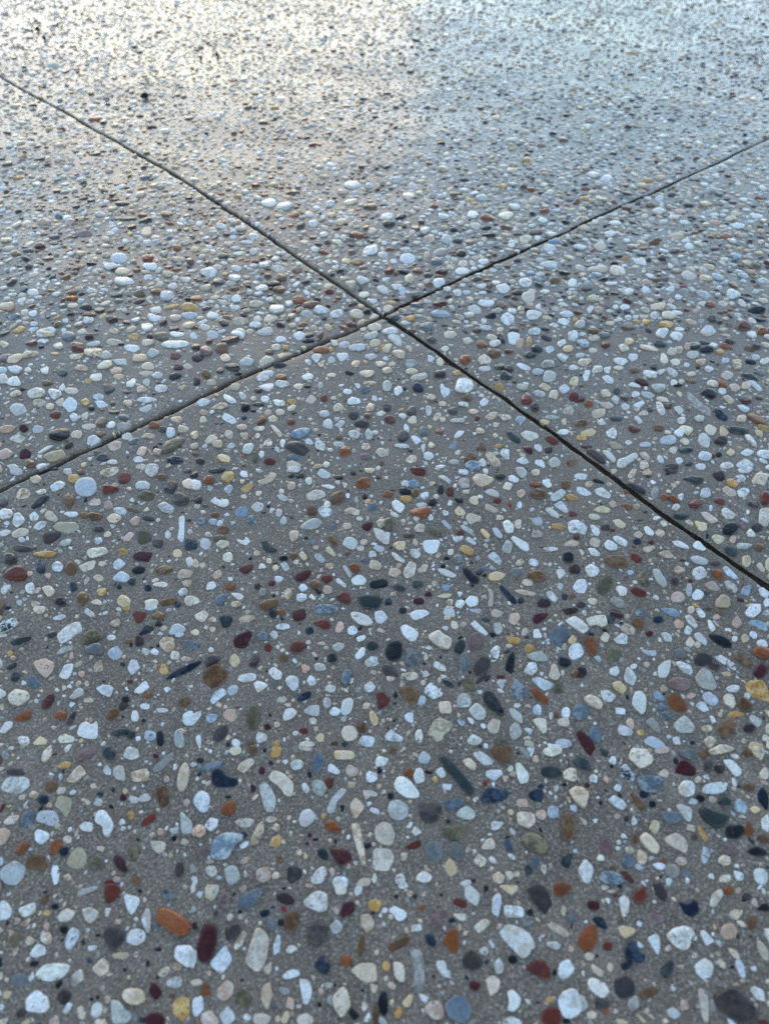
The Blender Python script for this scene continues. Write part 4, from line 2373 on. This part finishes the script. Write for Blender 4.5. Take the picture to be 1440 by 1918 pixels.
D 485 772 65 25
D 560 778 55 30
b 505 805 70 22
D 630 833 60 28
n 1230 617 55 40
d 650 693 70 25
b 785 688 62 32
b 880 677 60 25
w 940 700 75 45
o 1105 710 60 28
w 875 775 65 40
w 870 820 75 32
w 825 865 65 55
k 975 880 60 25
w 1065 808 85 32
w 1195 808 65 38
w 1330 720 50 30
w 1345 912 65 50
p 45 770 80 40
w 260 910 110 45
n 138 672 45 30
w 190 690 60 35
w 1195 928 60 35
w 995 915 80 30
T 1350 845 80 35
w 1320 600 65 35
w 1175 570 90 45
w 1330 550 60 30
c 915 210 50 35
b 940 248 60 25
o 1000 435 50 28
G 1255 480 55 25
c 1005 500 70 22
d 160 448 60 20
b 90 465 55 24
k 300 403 50 20
c 455 458 45 26
@480 320 3
o 205 250 65 30
o 1300 268 75 28
k 1127 397 60 28
k 1150 470 50 32
w 850 495 80 50
w 1400 255 85 42
w 640 450 80 40
w 710 475 55 32
Y 505 508 45 28
b 565 512 65 32
r 915 563 65 30
m 1040 575 65 25
w 600 615 70 38
w 1155 570 75 38
w 1025 638 65 48
W 712 668 65 48
w 605 690 60 32
w 115 770 80 50
o 240 722 70 40
b 315 750 100 30
w 80 825 75 45
w 370 780 90 35
w 450 800 70 35
c 565 800 70 42
a 285 800 70 38
w 50 900 90 45
w 245 925 65 40
w 745 775 70 35
w 665 880 75 45
w 750 900 85 38
y 755 745 60 25
B 1035 810 110 35
w 1290 752 90 32
w 1225 785 70 45 25
b 1375 762 60 35
w 1195 815 60 40
k 1315 823 60 30
w 1410 840 75 60
G 780 825 50 30
u 955 880 70 40
m 1030 752 70 25
b 130 600 75 28
k 100 637 75 25
w 30 655 70 40
w 130 552 80 35
b 230 555 55 35
b 130 665 65 28
w 945 340 50 35
w 735 265 60 35
o 897 325 45 28
c 1230 315 60 35
w 1215 250 60 42
k 1290 325 55 22
p 970 390 60 45
w 1070 395 60 50
b 640 205 75 28
o 565 365 75 22
D 740 305 60 25
c 650 340 55 30
w 320 300 50 35
w 160 200 90 45
w 415 185 45 25
w 70 180 80 40
b 205 122 70 25
w 1385 672 75 40
w 1275 515 55 32
Y 1090 545 45 28
w 1160 530 50 35
c 860 610 55 42
w 790 655 65 28
w 820 682 40 38
k 830 570 60 22
w 540 80 85 40
w 855 140 60 35
c 950 175 50 40
k:870,690 903,674 935,684 940,712 912,722 878,722
@960 320 3
y 862 865 75 45
b 650 875 70 42
k 1365 787 90 32
w 805 770 95 35
w 115 817 85 45
w 300 808 80 38
Y 70 390 65 40
b 125 345 70 35
G 415 660 60 45
b 235 625 55 30
w 85 722 70 50
w 70 635 70 42
w 985 597 85 38 10
c 915 365 80 30
D 905 447 55 30
w 590 567 90 45
w 475 560 110 30
c 1080 607 70 32
w 1235 697 75 50
o 1110 757 55 30
r 1300 875 70 42
b 1405 902 65 30
w 1095 902 85 40
w 1070 700 90 30 15
c 450 725 70 38
w 795 817 50 40
w 870 820 80 35
D 330 155 65 25
w 205 435 75 40
w 490 430 65 40
w 715 515 70 45
y 630 500 45 25
m 645 735 50 35
w 205 530 90 35
w 645 690 55 35
w 745 680 55 35
w 375 430 75 32
c 500 153 60 35
w 435 780 40 45
w 455 937 60 35
w 915 930 70 45
w 835 915 65 45
w 340 930 60 50
b 455 902 55 25
o 410 95 45 20
w 525 45 60 35
r 640 200 55 35
k 695 172 45 32
b 775 190 55 25
D 880 177 50 25
w 820 225 70 32
c 1225 265 55 30
o 1195 365 65 28
b 795 405 55 30
k 990 187 55 22
c 120 170 55 40
k 30 690 70 26
"""
codes, outs = [], []
for line in CATALOGUE.strip().splitlines():
    if line[0] == '@':
        x0, y0, zoom = (float(v) for v in line[1:].split()); continue
    if ':' in line:
        code, pts = line.split(':')
        p = np.array([[float(v) for v in q.split(',')] for q in pts.split()])
        p = chaikin(p, 2, .2) if code in SMOOTH else chaikin(p, 1, .15); p = p.mean(0) + (p - p.mean(0)) * (1.12 if code in SMOOTH else 1.05)
    else:
        f = line.split(); code = f[0]; v = [float(q) for q in f[1:]] + [0.0]
        p = rough_ellipse(v[2] * 1.11, v[3] * 1.11, math.radians(v[4]), 26, 0.12, rng.uniform() < (.1 if code in SMOOTH else .85)) + v[:2]
    P = ground(x0 + p[:, 0] / zoom, y0 + p[:, 1] / zoom)
    outs.append(resample(P, NP)); codes.append(code)
cat_out = np.array(outs); cat_codes = codes

# ------------------------------------------------------------------ the remaining pebbles: packed between them, large ones first
RES = 0.0008
X0, X1, Y0, Y1 = -1.25, 1.25, -0.27, 2.1
occ = np.zeros((int((Y1 - Y0) / RES) + 1, int((X1 - X0) / RES) + 1), dtype=bool)
def inside(poly, gx, gy):
    r = np.zeros(gx.shape, dtype=bool)
    x1, y1 = poly[-1]
    for x2, y2 in poly:
        if y1 != y2:
            c = ((y2 > gy) != (y1 > gy)) & (gx < (x1 - x2) * (gy - y2) / (y1 - y2) + x2)
            r ^= c
        x1, y1 = x2, y2
    return r
for p in cat_out:
    lo = ((p.min(0) - (X0, Y0)) / RES).astype(int); hi = ((p.max(0) - (X0, Y0)) / RES).astype(int) + 2
    if lo[0] < 0 or lo[1] < 0 or hi[0] >= occ.shape[1] or hi[1] >= occ.shape[0]: continue
    gx, gy = np.meshgrid(X0 + np.arange(lo[0], hi[0]) * RES, Y0 + np.arange(lo[1], hi[1]) * RES)
    occ[lo[1]:hi[1], lo[0]:hi[0]] |= inside(p, gx, gy)
def half_width(y): return 0.45 + 0.36 * np.maximum(y, 0)
CLASSES = (   # length range in mm, pebbles per square metre, how far they are laid
    (15, 19, 25, 2.05), (11.5, 15, 420, 2.05), (9, 11.5, 1700, 2.05), (7, 9, 4200, 2.05), (5.2, 7, 7000, 2.05), (3.8, 5.2, 7000, 1.3), (2.6, 3.8, 8000, 0.8), (1.5, 2.6, 15000, 0.48))
fill = []
for lo_mm, hi_mm, dens, far in CLASSES:
    hw = float(half_width(np.array(far)))
    n = int((far - Y0) * 2 * hw * dens * 1.35)
    x = rng.uniform(-hw, hw, n); y = rng.uniform(Y0 + .02, far - .02, n)
    keep = np.abs(x) < (half_width(y) if lo_mm >= 5 else 0.24 + 0.40 * np.maximum(y, 0)); x, y = x[keep], y[keep]
    L = rng.uniform(lo_mm, hi_mm, len(x)) * 1e-3
    A = np.clip(rng.normal(0.68, 0.15, len(x)), 0.34, 1.0)
    TH = rng.uniform(0, math.pi, len(x))
    px, py = pixel(np.stack([x, y], 1))
    thin = rng.uniform(0, 1, len(x))
    recorded = (py > 622) & (py < 1915) & (px > 4) & (px < 1436)
    for i in range(len(x)):
        if recorded[i] and (lo_mm >= 5.0 or thin[i] < ((.45 if py[i] < 880 else .85) if lo_mm > 3.5 else .6 if lo_mm > 2 else .5)): continue
        for tr in range(3):
            cx, cy = (x[i], y[i]) if tr == 0 else (x[i] + rng.normal(0, .006), y[i] + rng.normal(0, .006))
            a, b = L[i] / 2 + .0001, L[i] * A[i] / 2 + .0001
            ix0 = int((cx - a - X0) / RES); ix1 = int((cx + a - X0) / RES) + 2
            iy0 = int((cy - a - Y0) / RES); iy1 = int((cy + a - Y0) / RES) + 2
            if ix0 < 0 or iy0 < 0 or ix1 >= occ.shape[1] or iy1 >= occ.shape[0]: break
            gx = X0 + np.arange(ix0, ix1) * RES - cx; gy = (Y0 + np.arange(iy0, iy1) * RES - cy)[:, None]
            c, s = math.cos(TH[i]), math.sin(TH[i])
            e = ((gx * c + gy * s) / a) ** 2 + ((-gx * s + gy * c) / b) ** 2 < 1.0
            sub = occ[iy0:iy1, ix0:ix1]
            if not (sub & e).any():
                sub |= e
                fill.append((cx, cy, L[i], L[i] * A[i], TH[i]))
                break
fill = np.array(fill)

def seat(out, code_list):
    """drop pebbles that sit in a joint, and trim those that reach over it as the saw did"""
    c = out.mean(1); u, w = to_uw(c)
    ok = (np.abs(u) > 0.0026) & (np.abs(w) > 0.0026)
    out, u, w = out[ok], u[ok], w[ok]
    code_list = [q for q, k in zip(code_list, ok) if k]
    su, sw = np.sign(u), np.sign(w)
    vu, vw = to_uw(out)
    mu = su[:, None] * vu; mw = sw[:, None] * vw
    du = np.maximum(0, 0.0024 - mu) * su[:, None]; dw = np.maximum(0, 0.0024 - mw) * sw[:, None]
    out = out + du[..., None] * dA + dw[..., None] * dB
    return out, code_list, su.astype(int), sw.astype(int)

RINGS_FULL = ((1.0, None), (1.0, .22), (.968, .74), (.88, .95), (.50, 1.0))
RINGS_MID = ((1.0, None), (.99, .35), (.90, .90), (.5, 1.0))
RINGS_FAR = ((1.0, None), (.975, .55), (.74, 1.0))
RINGS_LOW = ((1.0, None), (.93, .62))
def pebble_verts(out, rings, rise=None):
    """out (N,n,2) outlines -> verts (N, n*rings+1, 3)"""
    N, n, _ = out.shape
    e = np.roll(out, -1, 1)
    area = 0.5 * (out[..., 0] * e[..., 1] - e[..., 0] * out[..., 1]).sum(1)
    out = np.where((area < 0)[:, None, None], out[:, ::-1], out)
    c = out.mean(1, keepdims=True); d = out - c
    size = np.sqrt(np.abs(area) / math.pi) * 2
    narrow = np.minimum(size, 2 * np.hypot(d[..., 0], d[..., 1]).min(1) * 1.3)
    if rise is None: rise = np.exp(rng.normal(math.log(0.136), 0.45, N))
    h = np.clip(narrow * rise, 0.00025, 0.0022)
    tilt = rng.normal(0, 0.085, (N, 2))
    cut_a = rng.uniform(0, 2 * math.pi, (N, 3)); cut_s = rng.uniform(.0, .9, (N, 3)) * (rng.uniform(0, 1, (N, 1)) < .6); cut_o = rng.uniform(-.05, .30, (N, 3))
    ph = rng.uniform(0, 6.28, (N, 4)); base = height(c[:, 0])
    vs = []
    for f, hz in rings:
        q = c + d * f
        if hz is None:
            z = np.full((N, n), -0.0026)
        else:
            r = d * f
            z = h[:, None] * hz + (r * tilt[:, None, :]).sum(-1) * min(1.0, hz * 1.3)
            k = 5.2 / size[:, None]
            z += h[:, None] * hz * 0.11 * (np.sin(r[..., 0] * k + ph[:, :1]) * np.sin(r[..., 1] * k + ph[:, 1:2]) + .6 * np.sin(r[..., 0] * k * 2.3 + ph[:, 2:3]) * np.sin(r[..., 1] * k * 2.1 + ph[:, 3:4]))
            for m in range(3):                              # worn facets
                al = (r[..., 0] * np.cos(cut_a[:, m:m + 1]) + r[..., 1] * np.sin(cut_a[:, m:m + 1])) / size[:, None]
                z -= hz * h[:, None] * cut_s[:, m:m + 1] * 1.6 * np.maximum(0, al - cut_o[:, m:m + 1])
        vs.append(np.concatenate([q, (z + base[:, None])[..., None]], -1))
    vs.append(np.concatenate([c, (h + base)[:, None, None]], -1))
    return np.concatenate(vs, 1)
def pebble_faces(n, k):
    i = np.arange(n); j = (i + 1) % n
    q = np.concatenate([np.stack([r * n + i, r * n + j, (r + 1) * n + j, (r + 1) * n + i], 1) for r in range(k - 1)])
    t = np.stack([(k - 1) * n + i, (k - 1) * n + j, np.full(n, k * n)], 1)
    return q, t
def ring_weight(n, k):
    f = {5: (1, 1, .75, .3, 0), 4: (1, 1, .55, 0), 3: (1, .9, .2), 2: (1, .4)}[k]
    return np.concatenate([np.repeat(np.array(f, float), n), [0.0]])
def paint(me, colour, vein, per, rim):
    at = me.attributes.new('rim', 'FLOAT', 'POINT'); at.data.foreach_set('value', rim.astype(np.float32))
    for nm, arr in (('stone_colour', colour), ('stone_vein', vein)):
        at = me.attributes.new(nm, 'FLOAT_COLOR', 'POINT')
        at.data.foreach_set('color', np.repeat(arr, per, axis=0).astype(np.float32).ravel())
def pebble_mesh(name, V, n, k, colour, vein):
    N, m, _ = V.shape
    q, t = pebble_faces(n, k)
    o = (np.arange(N) * m)[:, None, None]
    me = mesh_from(name, V.reshape(-1, 3), [(q[None] + o).reshape(-1, 4), (t[None] + o).reshape(-1, 3)], M_STONE)
    paint(me, colour, vein, m, np.tile(ring_weight(n, k), N))
    return me

def fill_outlines(rows, n, amount):
    return np.array([rough_ellipse(r[2], r[3], r[4], n, amount, n > 6 and rng.uniform() < .8) + r[:2] for r in rows])
big = fill[:, 2] >= 0.0052
near = (fill[:, 1] < 0.80) & (np.abs(fill[:, 0]) < 0.24 + 0.42 * np.maximum(fill[:, 1], 0))
grit = fill[:, 2] < 0.0026
fill_codes = rng.choice(CODES, len(fill), p=SHARE)
grit_share = SHARE.copy()
for c_, f_ in (('w', .5), ('c', 1.8), ('p', 1.8), ('t', 2.5), ('k', 2.0), ('W', 1.3)): grit_share[CODES.index(c_)] *= f_
small = fill[:, 2] < 0.0038
fill_codes[small] = rng.choice(CODES, int(small.sum()), p=grit_share / grit_share.sum())
pale = np.array([CODES.index(c_) for c_ in 'wWcptalYTk']); pale_p = np.array([24, 14, 20, 14, 8, 5, 4, 3, 3, 4.5]); pale_p /= pale_p.sum()
fx, fy = pixel(fill[:, :2])
among = (fy > 622) & (rng.uniform(0, 1, len(fill)) < .8)         # between the recorded pebbles the small ones are mostly pale
fill_codes[among] = np.array(CODES)[rng.choice(pale, int(among.sum()), p=pale_p)]
groups = []   # outline array, codes, rings, eligible as single pebbles
groups.append((cat_out, list(cat_codes), RINGS_FULL))
for sel, n, rings in ((big & near, 14, RINGS_MID), (big & ~near, 8, RINGS_FAR), (~big & ~grit, 8, RINGS_FAR), (grit, 6, RINGS_LOW)):
    k = np.where(sel)[0]
    if len(k): groups.append((fill_outlines(fill[k], n, 0.10), list(fill_codes[k]), rings))

built = []
for out, cl, rings in groups:
    out, cl, su, sw = seat(out, cl)
    V = pebble_verts(out, rings)
    colour, vein = stone_colours(cl)
    px, py = pixel(out)
    e = np.roll(px, -1, 1), np.roll(py, -1, 1)
    shown = np.abs(0.5 * (px * e[1] - e[0] * py).sum(1))
    cx, cy = px.mean(1), py.mean(1)
    shown[(cx < 0) | (cx > 1440) | (cy < 0) | (cy > 1918)] = 0
    built.append((V, out.shape[1], len(rings), colour, vein, su, sw, shown))

PER_SLAB = 300
for key, slab in SLABS.items():
    # the 300 pebbles of this slab that show largest are objects of their own
    pool = []
    for gi, (V, n, k, colour, vein, su, sw, shown) in enumerate(built):
        here = np.where((su == key[0]) & (sw == key[1]))[0]
        pool += [(shown[i], gi, i) for i in here if shown[i] > 12]
    pool.sort(reverse=True)
    single = pool[:PER_SLAB]
    chosen = {}
    for _, gi, i in single: chosen.setdefault(gi, []).append(i)
    for gi, ids in chosen.items():
        V, n, k, colour, vein, su, sw, shown = built[gi]
        for i in ids:
            v = V[i]; org = v[-1] * (1, 1, 0)
            me = pebble_mesh('pebble', (v - org)[None], n, k, colour[i:i + 1], vein[i:i + 1])
            o = bpy.data.objects.new('pebble', me); col.objects.link(o)
            o.location = org; o.parent = slab
    rest_v = []
    parts = {'pebbles': [], 'grit': []}
    for gi, (V, n, k, colour, vein, su, sw, shown) in enumerate(built):
        mask = (su == key[0]) & (sw == key[1])
        mask[chosen.get(gi, [])] = False
        if mask.any(): parts['grit' if n == 6 else 'pebbles'].append((V[mask], n, k, colour[mask], vein[mask]))
    for nm, lst in parts.items():
        if not lst: continue
        verts, quads, tris, cols, veins, rims, base = [], [], [], [], [], [], 0
        for V, n, k, colour, vein in lst:
            N, m, _ = V.shape
            q, t = pebble_faces(n, k); off = (np.arange(N) * m)[:, None, None] + base
            verts.append(V.reshape(-1, 3)); quads.append((q[None] + off).reshape(-1, 4)); tris.append((t[None] + off).reshape(-1, 3))
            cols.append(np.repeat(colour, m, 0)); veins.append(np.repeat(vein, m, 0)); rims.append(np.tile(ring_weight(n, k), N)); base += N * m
        me = mesh_from(nm, np.concatenate(verts), [np.concatenate(quads), np.concatenate(tris)], M_STONE)
        paint(me, np.concatenate(cols), np.concatenate(veins), 1, np.concatenate(rims))
        o = bpy.data.objects.new(nm, me); col.objects.link(o)
        o.parent = slab; o['kind'] = 'stuff'

# ------------------------------------------------------------------ small things: loose black crumbs lying on the far slab
def crumb(px, py, w, hgt, label, seed):
    r = np.random.default_rng(seed)
    c = ground(px, py)
    n, k = 9, 5
    vs = [(0, 0, -0.001)]
    for j in range(k):
        a = math.pi * (j + .6) / (k + .2)
        for i in range(n):
            t = 2 * math.pi * (i + .5 * (j % 2)) / n
            s = r.uniform(.78, 1.18)
            vs.append((w / 2 * math.sin(a) * math.cos(t) * s, w / 2 * .75 * math.sin(a) * math.sin(t) * s, hgt / 2 * (1 - math.cos(a)) * r.uniform(.9, 1.08) - 0.0008))
    vs.append((0, 0, hgt))
    ring = lambda j: 1 + j * n + np.arange(n)
    q = np.concatenate([np.stack([ring(j), np.roll(ring(j), -1), np.roll(ring(j + 1), -1), ring(j + 1)], 1) for j in range(k - 1)])
    t1 = np.stack([np.roll(ring(0), -1), ring(0), np.zeros(n, int)], 1)
    t2 = np.stack([ring(k - 1), np.roll(ring(k - 1), -1), np.full(n, len(vs) - 1)], 1)
    me = mesh_from('soil_crumb', np.array(vs), [q, np.concatenate([t1, t2])], M_CRUMB, smooth=False)
    o = bpy.data.objects.new('soil_crumb', me); col.objects.link(o)
    o.location = (c[0], c[1], float(height(c)) + 0.0006); o.rotation_euler[2] = r.uniform(0, 6)
    o['label'] = label; o['category'] = 'crumb'; o['group'] = 'loose crumbs on the far slab'
crumb(272, 184, .0125, .0068, 'largest black crumb, lying alone between the left joint and the yellow glare', 5)
crumb(72, 60, .0082, .0062, 'upper black crumb of the pair near the top left corner', 6)
crumb(85, 77, .0062, .0070, 'lower black crumb of the pair near the top left corner', 7)
crumb(407, 105, .0062, .0075, 'small dark crumb standing in the yellow glare, right one of two', 8)
crumb(377, 111, .0058, .0056, 'small dark crumb lying in the yellow glare, left one of two', 9)

scene.render.engine = 'CYCLES'
scene.cycles.use_denoising = False
